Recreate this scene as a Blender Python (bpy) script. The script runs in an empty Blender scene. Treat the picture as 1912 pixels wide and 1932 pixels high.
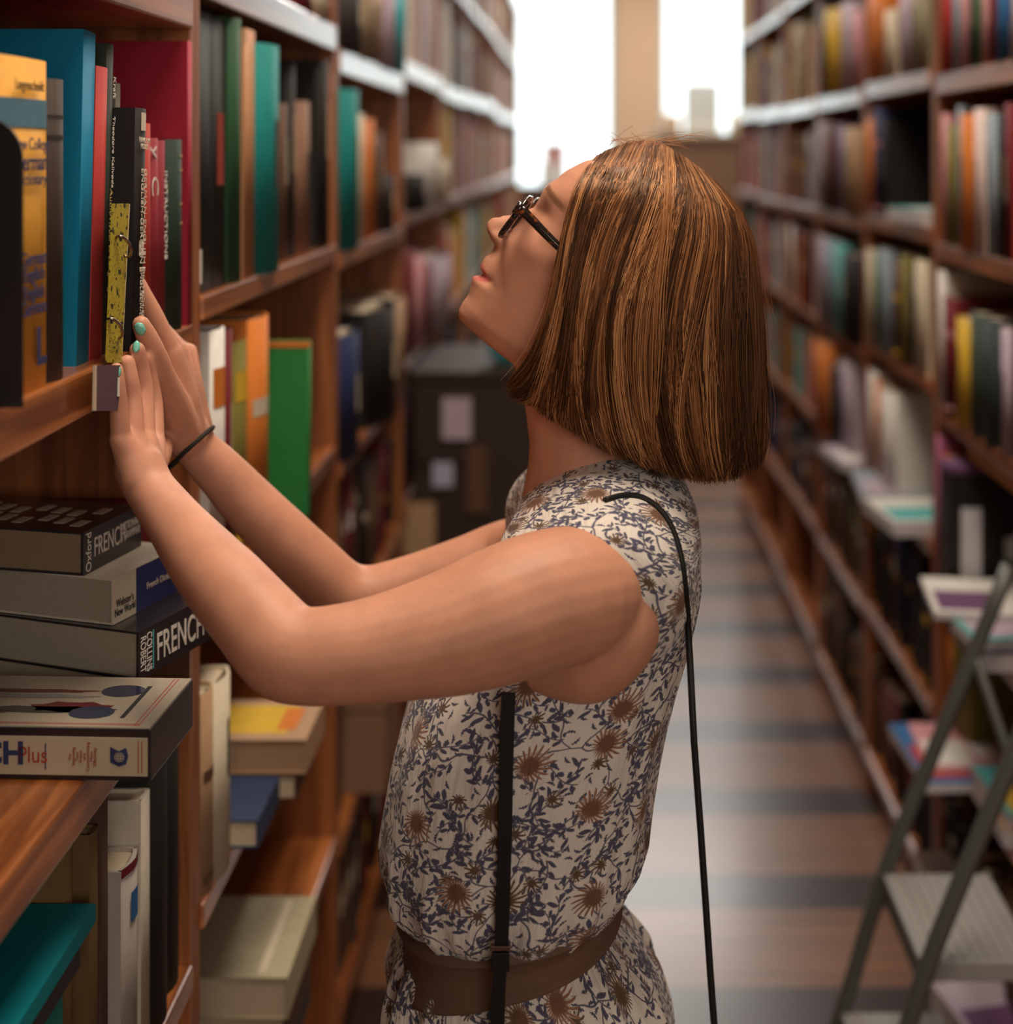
import bpy, bmesh, math, random
import numpy as np
from mathutils import Vector, Matrix, Euler
random.seed(7); np.random.seed(7)
SC = bpy.context.scene; COL = SC.collection
# ------------------------------------------------------------------ camera
EYE = 1.62; F = 2630.0; VX, VY = 1095.0, 285.0
cd = bpy.data.cameras.new('camera'); cam = bpy.data.objects.new('camera', cd); COL.objects.link(cam)
cam.location = (0, 0, EYE); cam.rotation_euler = (math.pi/2, 0, 0)
cd.sensor_fit = 'HORIZONTAL'; cd.sensor_width = 36; cd.lens = F/1912*36
cd.shift_x = -139/1912; cd.shift_y = -681/1912
cd.dof.use_dof = True; cd.dof.focus_distance = 1.255; cd.dof.aperture_fstop = 2.5; cd.clip_start = .05
SC.camera = cam
# ------------------------------------------------------------------ world, lights, exposure
w = bpy.data.worlds.new('sky'); SC.world = w; w.use_nodes = True
w.node_tree.nodes['Background'].inputs[0].default_value = (.86, .985, .99, 1)
w.node_tree.nodes['Background'].inputs[1].default_value = 5.2
SC.view_settings.view_transform = 'Standard'; SC.view_settings.look = 'None'
SC.view_settings.exposure = -0.55; SC.view_settings.gamma = 1
def area(name, loc, rot, sx, sy, power, color=(1, .93, .84)):
    l = bpy.data.lights.new(name, 'AREA'); l.shape = 'RECTANGLE'; l.size = sx; l.size_y = sy
    l.energy = power; l.color = color
    o = bpy.data.objects.new(name, l); o.location = loc; o.rotation_euler = rot; COL.objects.link(o); return o
area('ceiling_lamp', (.08, 1.2, 3.3), (0, 0, 0), .7, 1.3, 70, (1, .84, .67))
area('ceiling_lamp', (.15, 3.2, 3.35), (0, 0, 0), .3, 2.0, 26, (1, .86, .72))
area('ceiling_lamp', (.15, 6.4, 3.35), (0, 0, 0), .3, 2.0, 56, (1, .94, .88))
area('ceiling_lamp', (.6, 9.3, 3.35), (0, 0, 0), 1.5, 1.2, 115, (1, .95, .9))
# added fill lamp behind the camera, brightens her dress and hair
area('fill_lamp', (1.3, -2.4, 2.1), (math.radians(80), 0, math.radians(16)), 2.2, 1.6, 54, (1, .88, .77))
# ------------------------------------------------------------------ helpers
def P(px, py, Y):                 # a point of the photograph at depth Y
    return Vector(((px-VX)*Y/F, Y, EYE-(py-VY)*Y/F))
def PX(px, py, x):                # the same at a given distance x from the aisle axis
    return P(px, py, x*F/(px-VX))
MC = {}
def mat(name, rgb, rough=.55, spec=.4, metal=0, noise=0, nscale=40, bump=0, coat=0, sss=0):
    key = (name, tuple(rgb), rough, noise, bump, coat)
    if key in MC: return MC[key]
    m = bpy.data.materials.new(name); m.use_nodes = True; nt = m.node_tree; b = nt.nodes['Principled BSDF']
    b.inputs['Base Color'].default_value = (*rgb, 1); b.inputs['Roughness'].default_value = rough
    b.inputs['Specular IOR Level'].default_value = spec; b.inputs['Metallic'].default_value = metal
    b.inputs['Coat Weight'].default_value = coat; b.inputs['Coat Roughness'].default_value = .15
    if noise or bump:
        tc = nt.nodes.new('ShaderNodeTexCoord'); n = nt.nodes.new('ShaderNodeTexNoise')
        n.inputs['Scale'].default_value = nscale; n.inputs['Detail'].default_value = 4
        nt.links.new(tc.outputs['Object'], n.inputs['Vector'])
        if noise:
            r = nt.nodes.new('ShaderNodeMix'); r.data_type = 'RGBA'
            r.inputs[6].default_value = (*[c*(1-noise) for c in rgb], 1); r.inputs[7].default_value = (*[min(1, c*(1+noise)) for c in rgb], 1)
            nt.links.new(n.outputs['Fac'], r.inputs[0]); nt.links.new(r.outputs[2], b.inputs['Base Color'])
        if bump:
            bp = nt.nodes.new('ShaderNodeBump'); bp.inputs['Strength'].default_value = bump; bp.inputs['Distance'].default_value = .002
            nt.links.new(n.outputs['Fac'], bp.inputs['Height']); nt.links.new(bp.outputs[0], b.inputs['Normal'])
    MC[key] = m; return m
def wood(name, axis, a, b_, rough=.33, coat=.9):
    m = bpy.data.materials.new(name); m.use_nodes = True; nt = m.node_tree; b = nt.nodes['Principled BSDF']
    tc = nt.nodes.new('ShaderNodeTexCoord'); mp = nt.nodes.new('ShaderNodeMapping')
    s = [26, 26, 26]; s['XYZ'.index(axis)] = 1.6; mp.inputs['Scale'].default_value = s
    nt.links.new(tc.outputs['Object'], mp.inputs['Vector'])
    n = nt.nodes.new('ShaderNodeTexNoise'); n.inputs['Scale'].default_value = 1.6; n.inputs['Detail'].default_value = 5; n.inputs['Distortion'].default_value = .8
    nt.links.new(mp.outputs[0], n.inputs['Vector'])
    cr = nt.nodes.new('ShaderNodeValToRGB'); cr.color_ramp.elements[0].position = .36; cr.color_ramp.elements[1].position = .66
    cr.color_ramp.elements[0].color = (*a, 1); cr.color_ramp.elements[1].color = (*b_, 1)
    nt.links.new(n.outputs['Fac'], cr.inputs[0]); nt.links.new(cr.outputs[0], b.inputs['Base Color'])
    b.inputs['Roughness'].default_value = rough; b.inputs['Specular IOR Level'].default_value = .6
    b.inputs['Coat Weight'].default_value = coat; b.inputs['Coat Roughness'].default_value = .18
    bp = nt.nodes.new('ShaderNodeBump'); bp.inputs['Strength'].default_value = .12; bp.inputs['Distance'].default_value = .002
    nt.links.new(n.outputs['Fac'], bp.inputs['Height']); nt.links.new(bp.outputs[0], b.inputs['Normal'])
    return m
WY = wood('varnished_wood_along', 'Y', (.18, .050, .012), (.50, .165, .040))
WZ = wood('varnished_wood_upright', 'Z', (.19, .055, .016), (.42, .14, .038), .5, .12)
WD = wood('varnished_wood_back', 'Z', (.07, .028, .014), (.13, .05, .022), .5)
PAGES = mat('paper', (.60, .50, .36), .8, .2, noise=.12, nscale=200)
def box_bm(bm, x0, x1, y0, y1, z0, z1, mi=0, bev=0):
    vs = [bm.verts.new((x, y, z)) for x in (x0, x1) for y in (y0, y1) for z in (z0, z1)]
    fs = []
    for idx in ((0, 1, 3, 2), (4, 6, 7, 5), (0, 4, 5, 1), (2, 3, 7, 6), (0, 2, 6, 4), (1, 5, 7, 3)):
        f = bm.faces.new([vs[i] for i in idx]); f.material_index = mi; fs.append(f)
    if bev:
        es = list({e for f in fs for e in f.edges})
        bmesh.ops.bevel(bm, geom=es, offset=bev, segments=2, affect='EDGES', profile=.6)
    return fs
def obj(name, bm, mats, parent=None, smooth=False):
    me = bpy.data.meshes.new(name)
    if isinstance(bm, bmesh.types.BMesh):
        bmesh.ops.recalc_face_normals(bm, faces=bm.faces); bm.to_mesh(me); bm.free()
    else:
        v, f = bm; me.from_pydata(v, [], f)
    for m in (mats if isinstance(mats, (list, tuple)) else [mats]): me.materials.append(m)
    if smooth: me.polygons.foreach_set('use_smooth', [True]*len(me.polygons))
    o = bpy.data.objects.new(name, me); COL.objects.link(o)
    if parent: o.parent = parent
    return o
def box(name, x0, x1, y0, y1, z0, z1, m, parent=None, bev=0):
    bm = bmesh.new(); box_bm(bm, x0, x1, y0, y1, z0, z1, 0, bev); return obj(name, bm, m, parent)
def empty(name, loc=(0, 0, 0), rot=(0, 0, 0)):
    o = bpy.data.objects.new(name, None); o.location = loc; o.rotation_euler = rot; o.empty_display_size = .05; COL.objects.link(o); return o
def tag(o, label, cat, group=None, kind=None):
    o['label'] = label; o['category'] = cat
    if group: o['group'] = group
    if kind: o['kind'] = kind
    return o
def struct(o, label=None):
    o['kind'] = 'structure'
    if label: o['label'] = label
    return o
def text(name, s, size, loc, cols, m, parent, sx=1, sy=1, align='CENTER', bold=0):
    cu = bpy.data.curves.new(name, 'FONT'); cu.body = s; cu.size = size; cu.align_x = align; cu.align_y = 'CENTER'
    cu.extrude = .0002; cu.offset = bold; cu.space_line = .8
    t = bpy.data.objects.new(name, cu); COL.objects.link(t)
    dg = bpy.context.evaluated_depsgraph_get(); dg.update()
    me = bpy.data.meshes.new_from_object(t.evaluated_get(dg)); bpy.data.objects.remove(t)
    me.materials.clear(); me.materials.append(m)
    M = Matrix.Identity(4)
    for i in range(3):
        M[0][i], M[1][i], M[2][i] = cols[i]
    me.transform(Matrix.Translation(loc) @ M @ Matrix.Diagonal((sx, sy, 1, 1)))
    o = bpy.data.objects.new(name, me); COL.objects.link(o); o.parent = parent; return o
X_, Y_, Z_ = Vector((1, 0, 0)), Vector((0, 1, 0)), Vector((0, 0, 1))
UPR = (Y_, Z_, X_)            # upright text on a face that looks along +X
DWN = (-Z_, Y_, X_)           # the same reading downwards
CAMF = (X_, Z_, -Y_)          # upright text on a face that looks along -Y
def tube(bm, pts, rad, seg=8, mi=0, cap=True, flat=1.0, ref=None):
    pts = [Vector(p) for p in pts]; rings = []; n = len(pts)
    if not isinstance(rad, (list, tuple)): rad = [rad]*n
    prev = None
    for i in range(n):
        t = (pts[min(i+1, n-1)]-pts[max(i-1, 0)]).normalized()
        if prev is None:
            r = Vector(ref) if ref else (Z_ if abs(t.z) < .9 else X_)
        else: r = prev
        a = (r-t*r.dot(t)).normalized(); prev = a; b = t.cross(a)
        rings.append([bm.verts.new(pts[i]+a*math.cos(2*math.pi*k/seg)*rad[i]+b*math.sin(2*math.pi*k/seg)*rad[i]*flat) for k in range(seg)])
    for i in range(n-1):
        for k in range(seg):
            f = bm.faces.new((rings[i][k], rings[i][(k+1) % seg], rings[i+1][(k+1) % seg], rings[i+1][k])); f.material_index = mi; f.smooth = True
    if cap:
        bm.faces.new(rings[0][::-1]).material_index = mi; bm.faces.new(rings[-1]).material_index = mi
    return rings
def spline(pts, n):               # Catmull-Rom through the points
    pts = [Vector(p) for p in pts]; out = []
    q = [pts[0]*2-pts[1]]+pts+[pts[-1]*2-pts[-2]]
    for j in range(n):
        u = j/(n-1)*(len(pts)-1); i = min(int(u), len(pts)-2); t = u-i
        a, b, c, d = q[i:i+4]
        out.append(.5*((2*b)+(c-a)*t+(2*a-5*b+4*c-d)*t*t+(3*b-a-3*c+d)*t**3))
    return out
# ------------------------------------------------------------------ the room
def floor_mat():
    m = bpy.data.materials.new('floorboards'); m.use_nodes = True; nt = m.node_tree; b = nt.nodes['Principled BSDF']
    N = nt.nodes.new; L = nt.links.new
    tc = N('ShaderNodeTexCoord'); sp = N('ShaderNodeSeparateXYZ'); L(tc.outputs['Object'], sp.inputs[0])
    def mth(op, a, b_=None, c=None):
        n = N('ShaderNodeMath'); n.operation = op
        for i, v in enumerate((a, b_, c)):
            if v is None: continue
            if isinstance(v, (int, float)): n.inputs[i].default_value = v
            else: L(v, n.inputs[i])
        return n.outputs[0]
    ph = mth('MODULO', mth('ADD', sp.outputs[1], -2.555+.42*20), .42)     # dark stripes across the aisle
    d = mth('ABSOLUTE', mth('SUBTRACT', ph, .075))
    mr = N('ShaderNodeMapRange'); mr.interpolation_type = 'SMOOTHSTEP'; mr.inputs['From Min'].default_value = .06; mr.inputs['From Max'].default_value = .085
    mr.inputs['To Min'].default_value = 1; mr.inputs['To Max'].default_value = 0; L(d, mr.inputs[0])
    mp = N('ShaderNodeMapping'); mp.inputs['Scale'].default_value = (2, 22, 5); L(tc.outputs['Object'], mp.inputs[0])
    n = N('ShaderNodeTexNoise'); n.inputs['Scale'].default_value = 1.5; n.inputs['Detail'].default_value = 5; L(mp.outputs[0], n.inputs['Vector'])
    cr = N('ShaderNodeValToRGB'); cr.color_ramp.elements[0].position = .3; cr.color_ramp.elements[1].position = .7
    cr.color_ramp.elements[0].color = (.13, .058, .028, 1); cr.color_ramp.elements[1].color = (.25, .118, .060, 1); L(n.outputs['Fac'], cr.inputs[0])
    mx = N('ShaderNodeMix'); mx.data_type = 'RGBA'; L(mr.outputs[0], mx.inputs[0]); L(cr.outputs[0], mx.inputs[6]); mx.inputs[7].default_value = (.030, .016, .014, 1)
    L(mx.outputs[2], b.inputs['Base Color']); b.inputs['Roughness'].default_value = .34; b.inputs['Specular IOR Level'].default_value = .6
    b.inputs['Coat Weight'].default_value = .35; b.inputs['Coat Roughness'].default_value = .2
    bp = N('ShaderNodeBump'); bp.inputs['Strength'].default_value = .1; bp.inputs['Distance'].default_value = .003; L(n.outputs['Fac'], bp.inputs['Height']); L(bp.outputs[0], b.inputs['Normal'])
    return m
PLAST = mat('warm_plaster', (.46, .38, .30), .9, .2, noise=.06, nscale=6)
struct(box('floor', -1.4, 4.4, -3, 11.3, -.05, 0, floor_mat()))
struct(box('ceiling', -1.4, 4.4, -3, 11.3, 3.6, 3.65, PLAST))
struct(box('wall_left', -1.4, -1.3, -3, 11.3, 0, 3.6, PLAST))
struct(box('wall_right', 4.3, 4.4, -3, 11.3, 0, 3.6, PLAST))
struct(box('wall_back', -1.4, 4.4, -3.1, -3, 0, 3.6, PLAST))
YW = 11.2
COLM = mat('tan_plaster', (.62, .42, .27), .85, .2, noise=.05, nscale=5)
bm = bmesh.new()
box_bm(bm, -1.4, 4.4, YW, YW+.12, 0, 1.30); box_bm(bm, -1.4, 4.4, YW, YW+.12, 3.25, 3.6)
box_bm(bm, -1.4, -.75, YW, YW+.12, 1.30, 3.25); box_bm(bm, 4.0, 4.4, YW, YW+.12, 1.30, 3.25); box_bm(bm, 1.45, 1.75, YW, YW+.12, 1.3, 3.25)
struct(obj('wall_far', bm, PLAST))
struct(box('trim_1', .277, .64, YW-.15, YW+.12, 0, 3.6, COLM))            # the tan column between the panes
glass = bpy.data.materials.new('window_glass'); glass.use_nodes = True
gb = glass.node_tree.nodes['Principled BSDF']; gb.inputs['Transmission Weight'].default_value = 1; gb.inputs['Roughness'].default_value = .02; gb.inputs['IOR'].default_value = 1.05
WF = mat('white_window_paint', (.72, .74, .72), .5)
for i, (a, b) in enumerate(((-.75, .277), (.64, 1.45), (1.75, 4.0))):
    r = empty('window_%d' % (i+1), (0, YW+.03, 1.3)); struct(r)
    bm = bmesh.new(); box_bm(bm, a, b, 0, .05, 0, .05); box_bm(bm, a, b, 0, .05, 1.9, 1.95); box_bm(bm, a, a+.05, 0, .05, .05, 1.9); box_bm(bm, b-.05, b, 0, .05, .05, 1.9)
    obj('window_frame', bm, WF, r); g = box('window_pane', a+.05, b-.05, .02, .026, .05, 1.9, glass, r)
    box('window_sill', a-.02, b+.02, -.12, 0, -.03, 0, WF, r)
# ------------------------------------------------------------------ bookcases
XL, XR = -.42, .72; D = .30
ORD = ['first', 'second', 'third', 'fourth', 'fifth', 'sixth', 'seventh', 'eighth', 'ninth', 'tenth', 'eleventh', 'twelfth', 'thirteenth', 'fourteenth', 'fifteenth', 'sixteenth', 'seventeenth', 'eighteenth', 'nineteenth', 'twentieth'] + ['%dth' % k for k in range(21, 60)]
TH = .028
def bookcase(side, y0, y1, tops, idx, th=None, depth=D, top=.93):
    xf = XL if side < 0 else XR
    r = empty('bookcase', (xf, y0, 0)); s = side
    def bx(n, a, b, ya, yb, za, zb, m, bev=0):
        xs = sorted((s*a, s*b)); return box(n, xs[0], xs[1], ya, yb, za, zb, m, r, bev)
    L = y1-y0; H = EYE+top
    bx('side_panel', 0, depth, 0, .02, 0, H, WZ, .0015); bx('side_panel', 0, depth, L-.02, L, 0, H, WZ, .0015)
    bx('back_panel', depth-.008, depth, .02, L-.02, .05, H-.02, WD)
    bx('top_panel', -.01, depth, -.0, L, H, H+.03, WY, .003)
    bx('plinth', .02, .04, .02, L-.02, 0, EYE+tops[0]-TH, WZ)
    for k, t in enumerate(tops):
        tt = (th or {}).get(k, TH)
        bx('shelf', -.004, depth-.008, .02, L-.02, EYE+t-tt, EYE+t, WY, .003)
    sd = 'left' if side < 0 else 'right'
    tag(r, '%s wooden bookcase on the %s side of the aisle counting from the front' % (ORD[idx], sd), 'bookcase', 'wooden bookcases along the %s side' % sd)
    return r
LB = []   # left: (y0, y1, tops)
LT = {0: [-1.50, -1.20, -.875, -.527, -.185, .175, .53], 1: [-1.50, -1.17, -.833, -.503, -.16, .213, .57], 2: [-1.50, -1.20, -.87, -.545, -.175, .18, .55], 3: [-1.50, -1.17, -.84, -.50, -.148, .22, .57]}
y = .64
for k in range(10):
    y1 = y+.88 if k < 2 else y+.9
    tops = LT.get(k, [t+random.uniform(-.015, .015) for t in LT[3]])
    th = {4: .038, 3: .042, 5: .044} if k == 0 else {5: .043, 4: .028} if k == 1 else {5: .045, 4: .032}
    bookcase(-1, y, y1, tops, k, th); LB.append((y, y1, tops)); y = y1
RB = []
RT = {0: [-1.50, -1.15, -.86, -.513, -.183, .153, .50], 1: [-1.50, -1.13, -.80, -.47, -.155, .17, .51], 2: [-1.50, -1.15, -.82, -.5, -.17, .16, .5]}
y = 2.13
for k in range(6):
    y1 = y+.70
    tops = RT.get(k, [t+random.uniform(-.015, .015) for t in RT[2]])
    bookcase(1, y, y1, tops, k, {5: .040, 4: .036}); RB.append((y, y1, tops)); y = y1
# ------------------------------------------------------------------ books
CN = dict(black=(.018, .016, .015), charcoal=(.05, .045, .045), brown=(.11, .055, .03), tan=(.40, .25, .14), cream=(.62, .54, .40), white=(.72, .70, .66),
          grey=(.30, .29, .28), red=(.42, .035, .03), maroon=(.16, .018, .025), orange=(.62, .19, .035), yellow=(.66, .42, .04), olive=(.20, .17, .04),
          green=(.03, .12, .04), teal=(.01, .20, .19), blue=(.03, .13, .32), navy=(.02, .03, .09), turquoise=(.10, .42, .42), purple=(.14, .06, .14),
          pink=(.60, .28, .30), lilac=(.45, .36, .44), grey_blue=(.25, .32, .38))
def cm(c):
    rgb = CN[c] if isinstance(c, str) else c
    return mat('cover_'+(c if isinstance(c, str) else 'cloth'), rgb, .6, .22, noise=.12, nscale=60, bump=.08)
def book_bm(t, d, h, rnd=.15):
    """spine looks along +X at x=0, thickness along Y from 0, standing on z=0; slots 0 cover 1 pages 2 band"""
    bm = bmesh.new(); c = min(.003, t*.18)
    box_bm(bm, -d, -.003, 0, c, 0, h, 0); box_bm(bm, -d, -.003, t-c, t, 0, h, 0)
    n = 6; pr = []
    for k in range(n+1):
        a = k/n; pr.append((-.003+math.sin(math.pi*a)*t*rnd, t*a))
    out = [(bm.verts.new((x, yy, 0)), bm.verts.new((x, yy, h))) for x, yy in pr]
    inn = [(bm.verts.new((x-.004, min(max(yy, c), t-c), 0)), bm.verts.new((x-.004, min(max(yy, c), t-c), h))) for x, yy in pr]
    for k in range(n):
        f = bm.faces.new((out[k][0], out[k+1][0], out[k+1][1], out[k][1])); f.smooth = True
        bm.faces.new((inn[k][0], inn[k][1], inn[k+1][1], inn[k+1][0]))
        bm.faces.new((out[k][1], out[k+1][1], inn[k+1][1], inn[k][1])); bm.faces.new((out[k][0], inn[k][0], inn[k+1][0], out[k+1][0]))
    box_bm(bm, -d+.003, -.006, c, t-c, .003, h-.004, 1)
    return bm
def band_bm(bm, t, h, z0, z1, mi, rnd=.15, y0=.0, y1=1.0):
    n = 6; vs = []
    for k in range(n+1):
        a = y0+(y1-y0)*k/n; vs.append((bm.verts.new((-.003+math.sin(math.pi*a)*t*rnd+.0006, t*a, z0)), bm.verts.new((-.003+math.sin(math.pi*a)*t*rnd+.0006, t*a, z1))))
    for k in range(n):
        f = bm.faces.new((vs[k][0], vs[k+1][0], vs[k+1][1], vs[k][1])); f.material_index = mi; f.smooth = True
def split_book(name, t, d, h, cover, loc, rot, label, group, pages=None, bands=(), rnd=.15):
    """a near book: empty > cover, page_block, spine bands"""
    r = empty(name, loc, rot); full = book_bm(t, d, h, rnd)
    cb = full.copy(); bmesh.ops.delete(cb, geom=[f for f in cb.faces if f.material_index == 1], context='FACES')
    pb = full; bmesh.ops.delete(pb, geom=[f for f in pb.faces if f.material_index == 0], context='FACES')
    obj('cover', cb, cm(cover) if not isinstance(cover, bpy.types.Material) else cover, r)
    for f in pb.faces: f.material_index = 0
    obj('page_block', pb, pages or PAGES, r)
    for (z0, z1, c, nm) in bands:
        b = bmesh.new(); band_bm(b, t, h, z0, z1, 0, rnd); obj(nm, b, cm(c), r)
    tag(r, label, 'book', group); return r
SPEC = []    # generic books: dict(side, bay, lvl, y, t, h, d, c, band, setback)
LEVW = ['floor-level', 'knee-level', 'low', 'waist-level', 'chest-level', 'eye-level', 'high']
def add_spec(side, bay, lvl, y, t, h, d, c, band=None, back=.012, lean=0):
    SPEC.append(dict(side=side, bay=bay, lvl=lvl, y=y, t=t, h=h, d=d, c=c, band=band, back=back, lean=lean))
def fill(side, bay, lvl, y0=None, y1=None, pal=None, hmax=.29, gap=.04, tmin=.016, tmax=.048, hmin=.19):
    B = (LB if side < 0 else RB)[bay]; y = (B[0]+.024) if y0 is None else y0; ye = (B[1]-.024) if y1 is None else y1
    tops = B[2]; clear = (tops[lvl+1]-TH-.02-tops[lvl]) if lvl+1 < len(tops) else .33
    hm = min(hmax, clear-.012); run = 0; base = random.uniform(hmin, hm)
    while y < ye-.012:
        if run <= 0: base = random.uniform(hmin, hm); run = random.randint(2, 7); cc = random.choice(pal)
        run -= 1; t = random.uniform(tmin, tmax); t = min(t, ye-y)
        c = cc if random.random() < .25 else random.choice(pal)
        h = min(hm, base*random.uniform(.93, 1.05))
        add_spec(side, bay, lvl, y, t-.0008, h, random.uniform(.15, .22), c, random.choice([None, 'cream', 'black', 'yellow', 'white', 'red', None]), random.uniform(.004, .03))
        y += t
        if random.random() < gap: y += random.uniform(.02, .1)
def row_px(side, bay, lvl, items):
    """items: (px0, px1, ytop, colour) read along the shelf front"""
    xf = XL if side < 0 else XR; z0 = EYE+(LB if side < 0 else RB)[bay][2][lvl]
    B = (LB if side < 0 else RB)[bay]
    for it in items:
        px0, px1, yt, c = it[:4]; bk = it[4] if len(it) > 4 else .006
        x = xf+(-bk if side < 0 else bk)
        ya, yb = sorted((x*F/(px0-VX), x*F/(px1-VX))); ya = max(ya, B[0]+.021); yb = min(yb, B[1]-.021)
        ym = ya if side < 0 else yb
        h = EYE-(yt-VY)*((ya+yb)/2)/F-z0
        h = min(h, B[2][lvl+1]-TH-.018-B[2][lvl]) if lvl+1 < len(B[2]) else h
        if yb-ya > .004: add_spec(side, bay, lvl, ya, yb-ya-.0006, h, .2, c, it[5] if len(it) > 5 else None, bk)
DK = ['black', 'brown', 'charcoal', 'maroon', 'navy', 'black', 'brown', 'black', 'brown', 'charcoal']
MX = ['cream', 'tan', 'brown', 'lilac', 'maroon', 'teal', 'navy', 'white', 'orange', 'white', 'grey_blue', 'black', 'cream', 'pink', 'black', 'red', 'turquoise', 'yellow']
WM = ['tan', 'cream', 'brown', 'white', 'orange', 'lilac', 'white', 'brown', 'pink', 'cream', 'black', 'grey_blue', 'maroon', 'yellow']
# left, second bookcase
row_px(-1, 1, 4, [(478, 520, 86, 'teal', .0), (521, 541, 195, 'brown', .02), (541, 556, 120, 'black', .02), (556, 580, 192, (.24, .13, .085), .02), (580, 600, 150, 'charcoal', .03), (600, 618, 115, 'black', .01)])
row_px(-1, 1, 3, [(400, 425, 612, 'white', .0, 'orange'), (426, 440, 620, 'maroon', .004), (441, 466, 640, 'olive', .01, 'yellow'), (471, 503, 596, 'orange', .0, 'cream')])
row_px(-1, 1, 2, [(383, 404, 1300, 'tan', 0, 'brown'), (405, 434, 1275, 'cream', -.004)])
row_px(-1, 1, 5, [(560, 585, -40, 'maroon'), (585, 612, -40, 'cream'), (612, 632, -40, 'tan')])
fill(-1, 1, 5, 1.6, 2.06, MX)
# left, third bookcase
row_px(-1, 2, 4, [(640, 668, 170, 'teal', -.002), (668, 683, 215, 'cream', .006), (683, 700, 225, 'orange', .015), (700, 716, 250, 'brown', .02), (716, 735, 330, 'black', .01), (735, 752, 400, 'lilac', .02)])
row_px(-1, 2, 5, [(642, 672, -40, 'charcoal', 0), (672, 700, -30, (.30, .22, .14), .003), (700, 716, -30, 'tan', .004), (716, 738, -30, 'lilac', 0), (738, 756, -30, (.0, .42, .48), -.006)])
row_px(-1, 2, 3, [(640, 668, 625, 'navy', 0), (668, 690, 640, 'grey_blue', .02), (690, 728, 575, 'black', .0), (728, 752, 560, 'tan', .0)])
fill(-1, 2, 2, None, None, DK, gap=.1); fill(-1, 2, 1, None, 2.55, DK); fill(-1, 2, 1, 2.85, None, DK)
# left, fourth and on
fill(-1, 3, 5, None, None, ['white', 'lilac', 'cream', 'tan', 'pink', 'white']); row_px(-1, 3, 4, [(768, 790, 330, 'black', 0), (792, 812, 270, 'white', 0), (812, 832, 300, 'cream', 0)])
row_px(-1, 3, 3, [(768, 778, 470, 'maroon', 0), (778, 792, 480, 'pink', 0), (792, 806, 500, 'maroon', 0), (806, 830, 480, 'lilac', .0)])
fill(-1, 3, 2, None, None, DK, gap=.1); fill(-1, 3, 1, None, None, DK, gap=.1)
for k in range(4, 10):
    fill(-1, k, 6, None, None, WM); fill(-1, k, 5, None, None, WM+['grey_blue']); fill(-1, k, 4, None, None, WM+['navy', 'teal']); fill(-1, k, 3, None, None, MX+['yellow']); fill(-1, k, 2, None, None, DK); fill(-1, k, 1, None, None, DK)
fill(-1, 3, 6, None, None, WM); fill(-1, 2, 6, None, None, WM)
# right, first bookcase
row_px(1, 0, 5, [(1776, 1795, -60, 'red', 0), (1796, 1811, -60, 'grey_blue', .0), (1811, 1826, -60, 'pink', 0), (1826, 1838, -60, 'charcoal', 0), (1838, 1851, -60, 'green', 0), (1851, 1863, -60, 'pink', 0), (1863, 1879, -60, 'maroon', 0), (1879, 1905, -60, 'blue', 0), (1905, 1935, -60, 'lilac', 0)])
row_px(1, 0, 4, [(1776, 1787, 215, 'pink', 0), (1787, 1805, 235, 'olive', .0), (1805, 1813, 200, 'grey_blue', .0), (1813, 1838, 215, 'orange', -.006), (1838, 1857, 205, (.72, .58, .55), -.004), (1857, 1862, 300, 'blue', 0), (1862, 1881, 215, 'grey_blue', 0), (1881, 1895, 215, 'black', 0), (1895, 1912, 195, 'maroon', 0), (1912, 1935, 195, 'red', 0)])
row_px(1, 0, 3, [(1765, 1782, 510, 'white', 0), (1782, 1803, 560, 'maroon', 0, 'pink'), (1806, 1830, 600, 'yellow', -.002), (1832, 1858, 590, (.05, .075, .06), 0), (1858, 1886, 600, (.04, .06, .065), 0), (1888, 1912, 620, 'lilac', 0), (1912, 1935, 600, 'black', 0)])
row_px(1, 0, 2, [(1746, 1758, 825, 'purple', 0), (1758, 1772, 822, (.40, .12, .24), -.004), (1772, 1780, 850, 'maroon', 0), (1780, 1789, 860, 'orange', 0)])
row_px(1, 0, 1, [(1752, 1775, 1150, 'olive', .02), (1775, 1800, 1160, 'orange', .02), (1800, 1830, 1150, 'olive', .02)])
# right, second bookcase
row_px(1, 1, 5, [(1640, 1655, -10, 'orange', 0), (1655, 1672, -30, 'orange', 0), (1672, 1690, 20, 'cream', .0), (1700, 1722, -30, 'lilac', 0), (1722, 1752, -40, (.30, .27, .18), 0)])
row_px(1, 1, 4, [(1636, 1650, 225, 'orange', 0), (1650, 1664, 205, 'navy', 0, 'pink'), (1664, 1672, 225, 'black', 0)])
row_px(1, 1, 3, [(1636, 1650, 470, 'cream', 0), (1650, 1662, 480, 'green', 0), (1662, 1684, 470, 'grey_blue', 0), (1686, 1700, 490, 'brown', 0, 'yellow'), (1700, 1716, 480, 'olive', 0), (1716, 1728, 520, 'black', 0), (1728, 1748, 490, 'cream', 0)])
row_px(1, 1, 2, [(1640, 1652, 700, 'white', .0), (1652, 1665, 720, 'orange', 0), (1665, 1690, 735, 'white', 0)])
fill(1, 1, 6, None, None, WM); fill(1, 1, 1, None, None, DK+['olive', 'brown'])
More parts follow.
